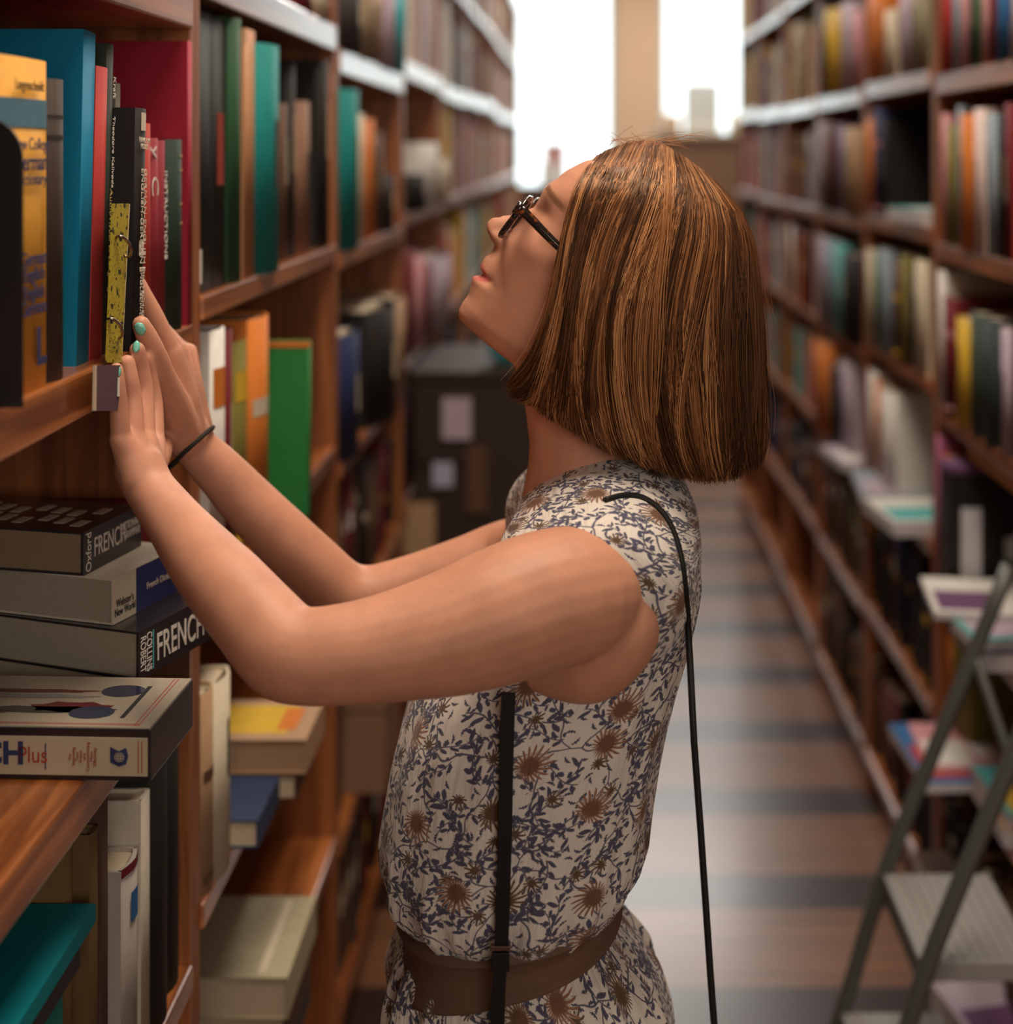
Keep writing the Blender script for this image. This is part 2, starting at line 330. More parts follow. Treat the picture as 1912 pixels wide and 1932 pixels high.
# right, third bookcase
row_px(1, 2, 5, [(1550, 1565, 10, 'black', 0), (1565, 1592, 20, 'yellow', 0), (1592, 1612, 5, 'lilac', 0), (1612, 1632, 20, 'pink', 0)])
row_px(1, 2, 4, [(1548, 1560, 230, 'lilac', 0), (1560, 1578, 235, 'brown', 0), (1578, 1590, 235, 'purple', 0), (1590, 1602, 240, 'grey', 0), (1602, 1630, 240, 'tan', 0)])
row_px(1, 2, 3, [(1548, 1560, 445, 'lilac', 0), (1560, 1580, 450, 'grey_blue', 0), (1580, 1597, 460, 'turquoise', 0), (1597, 1628, 480, 'black', 0)])
row_px(1, 2, 2, [(1545, 1570, 640, 'orange', 0), (1572, 1590, 690, 'black', 0), (1592, 1612, 680, 'lilac', 0)])
fill(1, 2, 6, None, None, WM); fill(1, 2, 1, None, None, DK+['olive'])
for k in range(3, 6):
    fill(1, k, 6, None, None, WM); fill(1, k, 5, None, None, WM+['green', 'turquoise', 'orange']); fill(1, k, 4, None, None, ['lilac', 'tan', 'cream', 'pink', 'maroon', 'grey_blue', 'lilac', 'brown'])
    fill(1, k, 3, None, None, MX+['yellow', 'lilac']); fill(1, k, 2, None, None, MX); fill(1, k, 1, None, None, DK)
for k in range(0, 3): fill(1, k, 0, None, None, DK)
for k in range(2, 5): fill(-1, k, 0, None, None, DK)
# realise: the largest in view one by one, the rest as one mass
def scr(s):
    xf = (XL-s['back']) if s['side'] < 0 else (XR+s['back']); z = EYE+(LB if s['side'] < 0 else RB)[s['bay']][2][s['lvl']]
    a = VX+F*xf/s['y']; b = VX+F*xf/(s['y']+s['t']); ym = s['y']+s['t']/2
    y0, y1 = VY-(z-EYE)*F/ym, VY-(z+s['h']-EYE)*F/ym
    a, b = sorted((max(0, min(1912, a)), max(0, min(1912, b)))); y1, y0 = max(0, min(1932, y1)), max(0, min(1932, y0))
    ar = (b-a)*(y0-y1); c = ((a+b)/2, (y0+y1)/2)
    if ar <= 0: return 0
    if 870 < c[0] < 1440 and 300 < c[1]: ar *= .05
    if c[0] < 1300 and c[1] > 1130 and c[0] > 600: ar *= .05
    return ar
for s in SPEC: s['ar'] = scr(s)
SPEC.sort(key=lambda s: -s['ar']); KEEP = SPEC[:255]; REST = [s for s in SPEC[255:]]
def place(s):
    xf = (XL-s['back']) if s['side'] < 0 else (XR+s['back']); z = EYE+(LB if s['side'] < 0 else RB)[s['bay']][2][s['lvl']]
    if s['side'] < 0: return Matrix.Translation((xf, s['y'], z))
    return Matrix.Translation((xf, s['y']+s['t'], z)) @ Matrix.Rotation(math.pi, 4, 'Z')
rows = {}
for s in SPEC: rows.setdefault((s['side'], s['bay'], s['lvl']), []).append(s)
for r in rows.values():
    r.sort(key=lambda s: s['y'])
    for i, s in enumerate(r): s['i'] = i
def cname(c):
    if isinstance(c, str): return c.replace('_', ' ').replace('grey blue', 'grey-blue')
    r, g, b = c; best = min(CN, key=lambda k: sum((p-q)**2 for p, q in zip(CN[k], c))); return best.replace('grey_blue', 'grey-blue')
for s in KEEP:
    bm = book_bm(s['t'], s['d'], s['h']); mats = [cm(s['c']), PAGES]
    if s['band']:
        z = random.uniform(.5, .75)*s['h']; band_bm(bm, s['t'], s['h'], z, z+random.uniform(.04, .16)*s['h'], 2, y0=.1, y1=.9); mats.append(cm(s['band']))
        band_bm(bm, s['t'], s['h'], .05*s['h'], .09*s['h'], 2, y0=.1, y1=.9)
    else:
        mats.append(cm('cream' if s['c'] in ('black', 'navy', 'maroon', 'green', 'charcoal', 'brown') else 'charcoal'))
        z = random.uniform(.35, .5)*s['h']; band_bm(bm, s['t'], s['h'], z, z+.3*s['h'], 2, y0=.42, y1=.54)
    o = obj('book', bm, mats); o.matrix_world = place(s)
    sz = ('tall' if s['h'] > .255 else 'short' if s['h'] < .205 else 'mid-height')+' '+('thick' if s['t'] > .04 else 'thin' if s['t'] < .022 else 'medium')
    sd = 'left' if s['side'] < 0 else 'right'
    tag(o, '%s %s book, %s from near end, %s shelf, %s %s bookcase' % (sz, cname(s['c']), ORD[s['i']], LEVW[s['lvl']], ORD[s['bay']], sd), 'book', 'books standing on the %s bookcases' % sd)
V, Fc, MI = [], [], []; names = sorted(CN); slot = {n: i for i, n in enumerate(names)}
for s in REST:
    M = place(s); b = bmesh.new(); t, d, h = s['t'], s['d'], s['h']
    ci = slot[cname(s['c']).replace('-', '_').replace(' ', '_')]
    box_bm(b, -d, 0, 0, t, 0, h, ci); box_bm(b, -d+.004, -.004, .002, t-.002, h, h+.0005, len(names))
    if s['band']: box_bm(b, 0, .0006, .1*t, .9*t, .5*h, .68*h, slot[s['band']])
    off = len(V); b.verts.index_update()
    V += [tuple(M @ v.co) for v in b.verts]
    for f in b.faces: Fc.append([off+v.index for v in f.verts]); MI.append(f.material_index)
    b.free()
o = obj('book_rows', (V, Fc), [cm(n) for n in names]+[PAGES]); o.data.polygons.foreach_set('material_index', MI)
tag(o, 'blurred rows of books filling the distant bookcases down both sides of the aisle', 'books', kind='stuff')
# ------------------------------------------------------------------ near books, upper compartment of the first bookcase
SH = EYE-.185
INK = mat('black_ink', (.02, .018, .02), .6); NAVYI = mat('navy_ink', (.03, .04, .12), .6); REDI = mat('red_ink', (.35, .04, .03), .6)
FOIL = mat('pale_foil', (.70, .62, .50), .4, .5); WHI = mat('white_ink', (.75, .70, .64), .5); GOLD = mat('gold_foil', (.50, .38, .12), .35, .5)
G1 = 'books on the upper shelf of the nearest bookcase'
def nb(name_y0, t, d, h, c, x, label, lean=0, z=SH, **k):
    return split_book('book', t, d, h, c, (x, name_y0, z), (math.radians(-lean), 0, 0), label, G1, **k)
YEL = (.68, .33, .035)
b = nb(1.012, .094, .17, .256, YEL, -.421, 'thick yellow dictionary with navy letter L behind the black bookend', rnd=.02)
bb = bmesh.new(); band_bm(bb, .094, .256, .203, .225, 0, .02); obj('title_band', bb, cm((.10, .22, .30)), b)
def sp(parent, s, size, y, z, m, x=.0012, cols=UPR, **k): return text(k.pop('nm', 'spine_title'), s, size, (x, y, z), cols, m, parent, **k)
sp(b, 'Langenscheidt', .0115, .052, .235, INK, x=.0008, sx=.85); sp(b, 'New College', .0135, .055, .190, NAVYI); sp(b, 'German', .0185, .055, .176, NAVYI, bold=.0003)
sp(b, 'Dictionary', .0135, .055, .163, NAVYI); sp(b, 'German\nEnglish', .0150, .060, .096, NAVYI, bold=.0002); sp(b, 'English\nGerman', .0150, .060, .070, NAVYI, bold=.0002); sp(b, 'L', .040, .074, .032, NAVYI, nm='publisher_letter', bold=.0012)
nb(1.109, .040, .17, .243, (.045, .03, .022), -.424, 'dark brown cloth book between the yellow dictionary and the blue book', bands=((.195, .198, 'charcoal', 'spine_band'), (.212, .214, 'charcoal', 'spine_band')))
nb(1.197, .030, .21, .292, (.005, .20, .36), -.430, 'tall bright blue hardcover leaning beside the red one', 3.6, rnd=.02)
b = nb(1.230, .030, .19, .262, (.42, .045, .04), -.430, 'slim red cloth book leaning against the blue hardcover', 3.6, rnd=.12)
b = nb(1.262, .019, .20, .285, (.035, .045, .035), -.432, 'dark green language manual with gold spine lettering', 3.6, rnd=.1)
sp(b, 'Kraft', .010, .012, .245, WHI, cols=DWN, x=.0012); sp(b, 'Theodore Kalivoda', .0085, .012, .185, WHI, cols=DWN, x=.0012); sp(b, 'Audiovisual & Language Manual', .0105, .009, .085, GOLD, cols=DWN, x=.0012)
nb(1.2815, .0050, .18, .280, (.10, .42, .45), -.436, 'very thin turquoise booklet beside the dark green manual', 3.6, rnd=.05)
b = nb(1.287, .029, .12, .226, (.016, .014, .014), -.412, 'black English-German paperback dictionary touched by the fingers', 3.2, rnd=.16)
sp(b, 'RANDOM\nHOUSE', .0072, .014, .193, FOIL, x=.0021); sp(b, 'GERMAN-ENGLISH\nENGLISH-GERMAN', .0108, .014, .125, FOIL, cols=DWN, x=.0021); sp(b, 'DICTIONARY', .006, .014, .075, FOIL, x=.0021, sx=.45)
sp(b, 'DEUTSCH-ENGLISCHES\nENGLISCH-DEUTSCHES', .0082, .014, .034, FOIL, cols=DWN, x=.0021)
bb = bmesh.new(); band_bm(bb, .028, .226, .205, .222, 0, .16, .25, .75); obj('publisher_mark', bb, FOIL, b)
bb = bmesh.new(); band_bm(bb, .028, .226, .088, .102, 0, .16, .25, .75); obj('publisher_mark', bb, WHI, b)
nb(1.3180, .013, .16, .250, (.12, .11, .09), -.440, 'grey-brown book whose top shows behind the black dictionary', 2.5)
nb(1.3480, .024, .16, .212, (.36, .04, .03), -.421, 'narrow brick red book just past the black dictionary')
b = nb(1.3725, .030, .17, .198, (.22, .02, .03), -.423, 'maroon book with large white capital on its spine'); sp(b, 'y  C', .030, .010, .165, WHI, cols=DWN, x=.0012)
b = nb(1.4030, .024, .17, .196, (.20, .02, .03), -.423, 'maroon book with a line of small white spine lettering'); sp(b, 'INSTRUCTIONS', .013, .016, .12, WHI, cols=DWN, x=.0012)
b = nb(1.4275, .052, .17, .197, (.018, .035, .025), -.422, 'dark green cloth book with worn gold spine lines near the divider')
for z in (.18, .165, .13, .11): bb = bmesh.new(); band_bm(bb, .052, .2, z-.0012, z+.0012, 0, .15, .45, .8); obj('gilt_line', bb, GOLD, b)
nb(1.4800, .017, .20, .302, (.32, .015, .035), -.414, 'tall crimson folio book standing against the divider', rnd=.03)
# bookend
r = empty('bookend', (-.402, 1.004, SH)); bm = bmesh.new(); pts = []
for k in range(9): a = math.pi/2*k/8; pts.append((-.03+.03*math.sin(a), .180+.03*math.cos(a)))
pts = [(-.12, 0), (-.12, .21)]+pts+[(0, 0)]
for yy in (0, .0022): pass
f0 = [bm.verts.new((x, 0, z)) for x, z in pts]; f1 = [bm.verts.new((x, .0022, z)) for x, z in pts]
bm.faces.new(f0); bm.faces.new(f1[::-1])
for i in range(len(pts)): bm.faces.new((f0[i], f0[(i+1) % len(pts)], f1[(i+1) % len(pts)], f1[i]))
BLK = mat('black_enamel', (.014, .012, .011), .45, .4)
obj('upright_plate', bm, BLK, r); box('foot_plate', -.11, -.02, -.05, 0, 0, .0015, BLK, r)
tag(r, 'black metal bookend with rounded corner in front of the yellow dictionary', 'bookend')
# notebook held flat against the spines
def Q(px, py, x): return PX(px, py, x)
nt_m = bpy.data.materials.new('dog_print_card'); nt_m.use_nodes = True; nt = nt_m.node_tree; bs = nt.nodes['Principled BSDF']
N, L = nt.nodes.new, nt.links.new
tc = N('ShaderNodeTexCoord'); vo = N('ShaderNodeTexVoronoi'); vo.inputs['Scale'].default_value = 75; L(tc.outputs['Object'], vo.inputs['Vector'])
nz = N('ShaderNodeTexNoise'); nz.inputs['Scale'].default_value = 130; nz.inputs['Detail'].default_value = 1; L(tc.outputs['Object'], nz.inputs['Vector'])
mm = N('ShaderNodeMath'); mm.operation = 'MULTIPLY_ADD'; mm.inputs[1].default_value = .0; mm.inputs[2].default_value = 0; mm = nz
cr = N('ShaderNodeValToRGB'); e = cr.color_ramp.elements; e[0].position = .36; e[0].color = (.035, .03, .01, 1); e[1].position = .39; e[1].color = (.42, .33, .025, 1)
for p, c in ((.535, (.42, .33, .025, 1)), (.545, (.06, .05, .01, 1)), (.56, (.06, .05, .01, 1)), (.57, (.42, .33, .025, 1))): k = e.new(p); k.color = c
L(mm.outputs[0], cr.inputs[0]); L(cr.outputs[0], bs.inputs['Base Color']); bs.inputs['Roughness'].default_value = .45
def slab(name, quad, th, m, parent, off=0):     # a slab with its face corners given, thickness away from the aisle
    n = (quad[1]-quad[0]).cross(quad[3]-quad[0]).normalized()
    if n.x < 0 and abs(n.x) > .3: n = -n
    bm = bmesh.new(); a = [bm.verts.new(q+n*off) for q in quad]; c = [bm.verts.new(q+n*(off-th)) for q in quad]
    bm.faces.new(a); bm.faces.new(c[::-1])
    for i in range(4): bm.faces.new((a[i], c[i], c[(i+1) % 4], a[(i+1) % 4]))
    o = obj(name, bm, m, parent); return o, n
r = empty('notebook', (0, 0, 0))
xq = -.4095
q = [Q(201, 684, xq), Q(230, 684, xq+.001), Q(244, 384, xq-.004), Q(213, 384, xq-.005)]
slab('cover', q, .0012, nt_m, r); q2 = [Q(229.5, 684, xq+.001), Q(233, 684, xq+.0012), Q(248, 385, xq-.004), Q(243.5, 385, xq-.004)]
slab('page_block', [v-X_*.0012 for v in [q[0].lerp(q2[1], .45), q2[1], q2[2], q[3].lerp(q2[2], .45)]], .004, PAGES, r)
METAL = mat('burnished_metal', (.32, .24, .19), .22, .5, 1)
for px, py in ((236, 457), (219, 612)):
    c = Q(px, py, xq+.003); bm = bmesh.new()
    ring = [c+Vector((.0065*math.cos(a)-.003, .011*math.sin(a)+.004, -.010*math.sin(a)-.004)) for a in [2*math.pi*k/20 for k in range(21)]]
    tube(bm, ring, .0014, 8); obj('binder_ring', bm, METAL, r)
    bm = bmesh.new(); cc = c+Vector((-.0025, -.005, .0045)); tube(bm, [cc, cc+X_*.0008], .0035, 12); obj('eyelet', bm, INK, r)
tag(r, 'yellow dog-print notebook with two metal rings held against the book spines', 'notebook')
r = empty('book', (0, 0, 0)); q = [Q(183, 775, -.402), Q(222, 775, -.402), Q(232, 689, -.402), Q(184, 689, -.402)]
slab('cover', q, .004, cm((.11, .065, .085)), r); q = [Q(178.5, 775, -.4025), Q(183, 775, -.4025), Q(184, 689, -.4025), Q(180, 689, -.4025)]
slab('page_block', q, .002, PAGES, r); q = [Q(221, 748, -.4018), Q(225, 748, -.4018), Q(226, 712, -.4018), Q(222, 712, -.4018)]; slab('spine_label', q, .0006, WHI, r, .0006)
tag(r, 'slim purple-brown book hanging below the notebook against the shelf edge', 'book')
# ------------------------------------------------------------------ lying stack, middle compartment
def lying(name, corner, ang, w_, d_, t, cover, label, group, pages=PAGES, spine=True, tops=None, pg=.002):
    """w_ runs left from the near spine corner, d_ runs away along the spine; rotated by ang about Z"""
    r = empty(name, corner, (0, 0, -ang)); c = .0022
    bm = bmesh.new(); box_bm(bm, -w_, 0, 0, d_, 0, c); box_bm(bm, -w_, 0, 0, d_, t-c, t); box_bm(bm, -c, 0, 0, d_, c, t-c)
    obj('cover', bm, cover if isinstance(cover, bpy.types.Material) else cm(cover), r)
    box('page_block', -w_+.004, -c, pg, d_-pg, c, t-c, pages, r); tag(r, label, 'book', group); return r
G2 = 'books lying in a stack on the shelf below the hands'
DPG = mat('aged_paper', (.26, .19, .12), .85, .2, noise=.15, nscale=160); DPG2 = mat('grey_paper', (.36, .31, .24), .85, .2, noise=.1, nscale=160)
BC = mat('black_gloss_cover', (.022, .018, .022), .28, .5, coat=.5)
r = lying('book', Vector((-.425, 1.30, EYE-.527)), .35, .2, .10, .0365, 'brown', 'brown book almost hidden beneath the lower black French dictionary', G2)
b = lying('book', Vector((-.408, 1.287, EYE-.489)), .33, .19, .112, .0445, BC, 'lower black French dictionary with tall white spine letters', G2, DPG2)
SPN = (Y_, Z_, X_)
text('spine_title', 'FRENCH', .037, (.0005, .066, .020), SPN, WHI, b, sx=.56, bold=.0002); text('spine_title', 'COLLINS\nROBERT', .0115, (.0005, .011, .022), (-Z_, Y_, X_), WHI, b, sx=.8); box('spine_line', 0, .0006, .0215, .0228, .004, .040, cm('turquoise'), b)
b = lying('book', Vector((-.4375, 1.305, EYE-.444)), .30, .2, .115, .0435, (.60, .54, .44), 'cream dictionary with a blue-ended spine between the two French dictionaries', G2, DPG2)
text('spine_title', "Webster's\nNew World", .0105, (.0006, .018, .014), SPN, INK, b, sx=.62); box('spine_panel', -.0005, .0006, .036, .115, .0005, .043, cm((.03, .04, .14)), b); text('spine_title', 'French Dictionary', .009, (.0012, .078, .021), SPN, FOIL, b, sx=.8)
for k in range(5): box('cover_mark', -.05+.0*k, -.04, .012+.02*k, .022+.02*k, .0435, .0437, INK, b)
b = lying('book', Vector((-.468, 1.312, EYE-.4)), .22, .19, .104, .041, BC, 'upper black French dictionary and grammar on top of the stack', G2, DPG)
text('spine_title', 'FRENCH', .026, (.0005, .046, .021), SPN, WHI, b, sx=.58); text('spine_title', 'Oxford', .0125, (.0005, .009, .02), (-Z_*-1, -Y_, X_), WHI, b); text('spine_title', 'DICTIONARY\n& GRAMMAR', .0115, (.0005, .083, .023), SPN, WHI, b, sx=.55)
for k in range(16): x, yy = -.015-.021*(k % 8)-.004*(k//8), .018+.034*(k//8)+.006*(k % 3); box('cover_mark', x-.011, x, yy, yy+.02, .041, .0413, FOIL, b)
box_r = lying('book', Vector((-.455, 1.425, EYE-.527)), 0, .15, .05, .16, 'maroon', 'dark red book showing behind the top of the dictionary stack', G2)
# boxed course
r = empty('boxed_course', (-.359, 1.165, EYE-.527), (0, 0, -.04)); T = .0445
box('case', -.24, 0, 0, .112, 0, T-.0012, BC, r, .0012)
CR = mat('cream_card', (.52, .44, .31), .4, .4, noise=.05, nscale=100); CT = mat('laminated_card', (.48, .42, .33), .12, .6, noise=.06, nscale=60, coat=.8)
box('front_label', -.24, -.0025, -.0008, 0, .0045, .0365, CR, r); box('top_sheet', -.238, -.0012, .0015, .1105, T-.0012, T, CT, r)
fr = lambda s, size, x, z, m, nm='front_lettering', **k: text(nm, s, size, (x, -.0012, z), CAMF, m, r, **k)
fr('FRENCH', .026, -.107, .0215, NAVYI, align='RIGHT', bold=.0009); fr('Plus', .016, -.1000, .0205, REDI, sy=1.2)
box('front_line', -.0895, -.0885, -.0013, -.0008, .009, .031, NAVYI, r)
text('front_lettering', 'For\nImproving\nYour\nFrench\nand\nCommunicating\nMore\nEffectively', .0038, (-.0575, -.0012, .0205), (Z_, -X_, -Y_), REDI, r)
for x in (-.0105, -.0075): box('front_line', x, x+.0006, -.0013, -.0008, .007, .034, REDI, r)
bm = bmesh.new()                                                        # open-book emblem with a globe
for p in (((-.034, .029), (-.0265, .0255), (-.0265, .0125), (-.034, .016)),):
    vs = [bm.verts.new((x, -.0014, z)) for x, z in p]; bm.faces.new(vs)
vs = [bm.verts.new((x, -.0014, z)) for x, z in ((-.0265, .0255), (-.0205, .0285), (-.0185, .0215), (-.0205, .0145), (-.0265, .0125))]; bm.faces.new(vs)
obj('emblem', bm, NAVYI, r); bm = bmesh.new(); bmesh.ops.create_circle(bm, cap_ends=True, segments=20, radius=.0043, matrix=Matrix.Translation((-.0262, -.00155, .0205)) @ Matrix.Rotation(math.pi/2, 4, 'X')); o = obj('emblem_globe', bm, CR, r)
bm = bmesh.new()
for k in range(-1, 2):
    tube(bm, [(-.0262+.003*k*math.cos(a), -.0017, .0205+.0042*math.sin(a)) for a in [math.pi*(j/8-.5) for j in range(9)]], .00022, 4); tube(bm, [(-.0303, -.0017, .0205+.0022*k), (-.0221, -.0017, .0205+.0022*k)], .00022, 4)
obj('emblem_grid', bm, NAVYI, r)
for (x0, x1, y0, y1, m) in ((-.205, -.075, .072, .080, 'maroon'), (-.195, -.07, .060, .068, 'grey'), (-.17, -.045, .028, .042, 'charcoal'), (-.12, -.05, .030, .052, 'maroon'), (-.20, -.13, .026, .032, 'brown')):
    bm = bmesh.new(); n = 18; ce = Vector(((x0+x1)/2, (y0+y1)/2, T+.0003)); vs = [bm.verts.new(ce+Vector(((x1-x0)/2*math.cos(a)*(1+.12*math.sin(5*a)), (y1-y0)/2*math.sin(a)*(1+.25*math.sin(7*a)), 0))) for a in [2*math.pi*k/n for k in range(n)]]; bm.faces.new(vs); obj('cover_picture', bm, mat('print_'+m, CN[m], .12, .6, coat=.8), r)
for cx, cy in ((-.062, .030), (-.052, .078)):
    bm = bmesh.new(); bmesh.ops.create_circle(bm, cap_ends=True, segments=28, radius=.013, matrix=Matrix.Translation((cx, cy, T+.0005)) @ Matrix.Diagonal((1.5, 1, 1, 1))); obj('cover_picture', bm, mat('print_navy', (.03, .04, .09), .12, .6, coat=.8), r)
for x in (-.016, -.0125): box('top_line', x, x+.0007, .004, .108, T, T+.0003, REDI, r)
for yy in (.005, .0075): box('top_line', -.236, -.012, yy, yy+.0005, T, T+.0003, REDI, r)
box('top_title', -.034, -.03, .02, .09, T, T+.0003, INK, r)
tag(r, 'flat boxed French course in black and cream, glossy top, overhanging the shelf', 'box')
# ------------------------------------------------------------------ lowest visible compartment, first bookcase
G3 = 'books in the low compartment of the nearest bookcase'; S2 = EYE-.875
def nb2(y0, t, d, h, c, x, label, z=S2, **k): return split_book('book', t, d, h, c, (x, y0, z), (0, 0, 0), label, G3, **k)
for k, (c, lb, t) in enumerate((('charcoal', 'charcoal book at the bottom of the lying pile in the low compartment', .045), ('brown', 'brown book second from the bottom of the low lying pile', .04), ('navy', 'navy book in the middle of the low lying pile', .042), ('teal', 'teal book directly under the wide teal folder', .035))):
    z = S2+(0, .0455, .086, .1285)[k]; lying('book', Vector((-.43-.004*k, .93, z)), 0, .2, .26, t, c, lb, G3)
lying('book', Vector((-.436, .935, S2+.1645)), 0, .21, .28, .028, 'charcoal', 'thin charcoal book just below the wide teal volume', G3)
tf = lying('book', Vector((-.4285, .935, S2+.1935)), 0, .225, .298, .016, (.0, .20, .24), 'wide teal volume lying flat on top of the low pile', G3)
lying('book', Vector((-.50, 1.09, S2+.2105)), 0, .12, .13, .018, BC, 'thin glossy black booklet lying on the teal volume', G3)
nb2(1.236, .020, .19, .262, (.20, .12, .05), -.455, 'tall olive brown book beside the lying teal pile'); nb2(1.257, .022, .19, .258, (.16, .095, .04), -.440, 'gold-brown book with worn spine beside the cream albums')
nb2(1.280, .014, .19, .292, (.09, .05, .035), -.436, 'narrow dark brown book between gold-brown and grey books')
b = nb2(1.295, .048, .165, .205, (.42, .37, .33), -.424, 'pale grey book with dark cap and blue spine label', rnd=.1); bb = bmesh.new(); band_bm(bb, .048, .2, .198, .2065, 0, .12); obj('spine_cap', bb, cm('maroon'), b); bb = bmesh.new(); band_bm(bb, .048, .2, .15, .178, 0, .12, .3, .7); obj('spine_label', bb, cm('blue'), b)
nb2(1.3445, .028, .21, .248, (.55, .49, .40), -.421, 'tall cream album rising above the pale grey book', rnd=.04)
nb2(1.374, .060, .2, .30, (.02, .018, .015), -.424, 'thick black binder under the boxed French course'); nb2(1.4355, .06, .2, .29, (.018, .016, .014), -.43, 'thick black binder standing against the divider')
# ------------------------------------------------------------------ second bookcase, left
G4 = 'near books of the second left bookcase'; S3 = EYE-.16
b = split_book('book', .066, .26, .318, (.015, .016, .012), (-.424, 1.545, S3), (0, 0, 0), 'very tall black volume with a barcode label beside the first divider', G4, rnd=.02)
box('barcode_label', -.0005, .0008, .004, .014, .012, .05, WHI, b)
b = split_book('book', .062, .26, .316, (.015, .016, .012), (-.424, 1.613, S3), (0, 0, 0), 'very tall black volume with a red spine panel beside the green one', G4, rnd=.03); bb = bmesh.new(); band_bm(bb, .062, .3, .12, .205, 0, .03, .3, .8); obj('spine_panel', bb, cm((.30, .04, .02)), b)
b = split_book('book', .062, .26, .322, (.02, .07, .03), (-.422, 1.677, S3), (0, 0, 0), 'very tall dark green volume next to the black one', G4, rnd=.12); text('spine_mark', 'S', .02, (.008, .045, .300), UPR, cm('green'), b)
split_book('book', .062, .24, .314, (.42, .20, .09), (-.418, 1.741, S3), (0, 0, 0), 'tall peach-tan volume between the green and teal volumes', G4, rnd=.04)
b = split_book('book', .016, .19, .240, (.03, .24, .06), (-.373, 1.922, EYE-.565), (0, 0, 0), 'bright green hardcover facing the reader and jutting from the shelf', G4, rnd=.02)
b.location = (-.372, 1.925, EYE-.503); box('top_stripe', -.085, -.001, -.0008, 0, .232, .240, cm('orange'), b)
GREEN = b
S4 = EYE-.833
lying('book', Vector((-.385, 1.665, S4)), 0, .15, .12, .033, (.03, .045, .10), 'dark blue book lying beside the standing cream book', G4)
lying('book', Vector((-.365, 1.79, S4)), 0, .16, .12, .032, 'brown', 'dark brown book under the tan paperback', G4)
b = lying('book', Vector((-.352, 1.79, S4+.033)), 0, .17, .13, .044, (.45, .28, .17), 'thick tan paperback lying with a yellow and orange cover', G4, mat('tan_paper', (.42, .26, .15), .8, .2)); box('cover_picture', -.15, -.03, .02, .11, .044, .0444, cm('yellow'), b); box('cover_picture', -.045, -.02, .03, .10, .0444, .0448, cm('orange'), b)
b = lying('book', Vector((-.364, 1.733, EYE-1.08)), 0, .165, .19, .052, (.42, .37, .24), 'wide pale olive book lying on the low stack', G4); box('cover_band', -.04, -.03, .01, .18, .052, .0524, cm('cream'), b)
lying('book', Vector((-.370, 1.745, EYE-1.13)), 0, .165, .17, .049, 'brown', 'dark brown book lying under the pale olive one', G4); lying('book', Vector((-.372, 1.74, EYE-1.17)), 0, .165, .18, .039, 'charcoal', 'charcoal book at the base of the low stack', G4)
# cardboard box on third bookcase
CB = mat('cardboard', (.27, .15, .09), .85, .2, noise=.08, nscale=30)
r = empty('cardboard_box', (-.365, 2.60, EYE-1.2)); bm = bmesh.new(); box_bm(bm, -.20, 0, 0, .2, 0, .16, 0, .003); obj('carton', bm, CB, r); box('lid', -.203, .003, -.003, .203, .155, .185, CB, r, .002)
tag(r, 'brown cardboard box with a lid on a low shelf behind the dress', 'box')
# small clutter, left background
def clutter(name, make, label, cat): o = make(); tag(o, label, cat); return o
def bowl(loc, r_, h, m):
    bm = bmesh.new(); pr = [(.45, 0), (.8, .25), (1, .6), (1, 1), (.9, 1), (.86, .6), (.6, .2), (0.02, .12)]; rr = []
    for a, z in pr: rr.append([bm.verts.new((a*r_*math.cos(2*math.pi*k/20), a*r_*math.sin(2*math.pi*k/20), z*h)) for k in range(20)])
    for i in range(len(rr)-1):
        for k in range(20): bm.faces.new((rr[i][k], rr[i][(k+1) % 20], rr[i+1][(k+1) % 20], rr[i+1][k])).smooth = True
    bm.faces.new(rr[0][::-1]); o = obj('bowl', bm, m); o.location = loc; return o
r = empty('display_stand', (-.27, 3.42, 0)); DK_ = mat('dark_display_board', (.035, .022, .016), .6, .3)
bm = bmesh.new(); box_bm(bm, -.14, .155, 0, .46, .03, 1.06, 0, .004); obj('cabinet', bm, DK_, r); box('top_board', -.145, .16, -.01, .47, 1.06, 1.08, DK_, r); box('plinth', -.13, .145, .01, .45, 0, .03, BLK, r)
for k, z in enumerate((.22, .44, .66, .86)): box('pocket_lip', -.13, .02, -.012, 0, z, z+.03, DK_, r)
tag(r, 'dark display stand against the left shelves under her chin', 'display stand')
for k, (px, py, w_, h_, c, lb) in enumerate(((862, 790, .07, .10, 'lilac', 'lilac leaflet in the topmost pocket of the dark display stand'), (836, 895, .05, .06, (.40, .40, .52), 'small bluish card in the dark display stand'), (790, 1000, .08, .13, 'tan', 'tan booklet in the lower pocket of the dark display stand'), (900, 905, .05, .16, 'brown', 'narrow brown booklet on the right of the dark display stand'))):
    p = P(px, py, 3.41); tag(box('leaflet', p.x-w_/2, p.x+w_/2, 3.407, 3.419, p.z-h_/2, p.z+h_/2, cm(c)), lb, 'leaflet')
tag(bowl((-.19, 3.55, 1.08), .05, .09, mat('turquoise_glaze', (.08, .45, .50), .25, .5, coat=.5)), 'turquoise glazed bowl on top of the dark display stand', 'bowl')
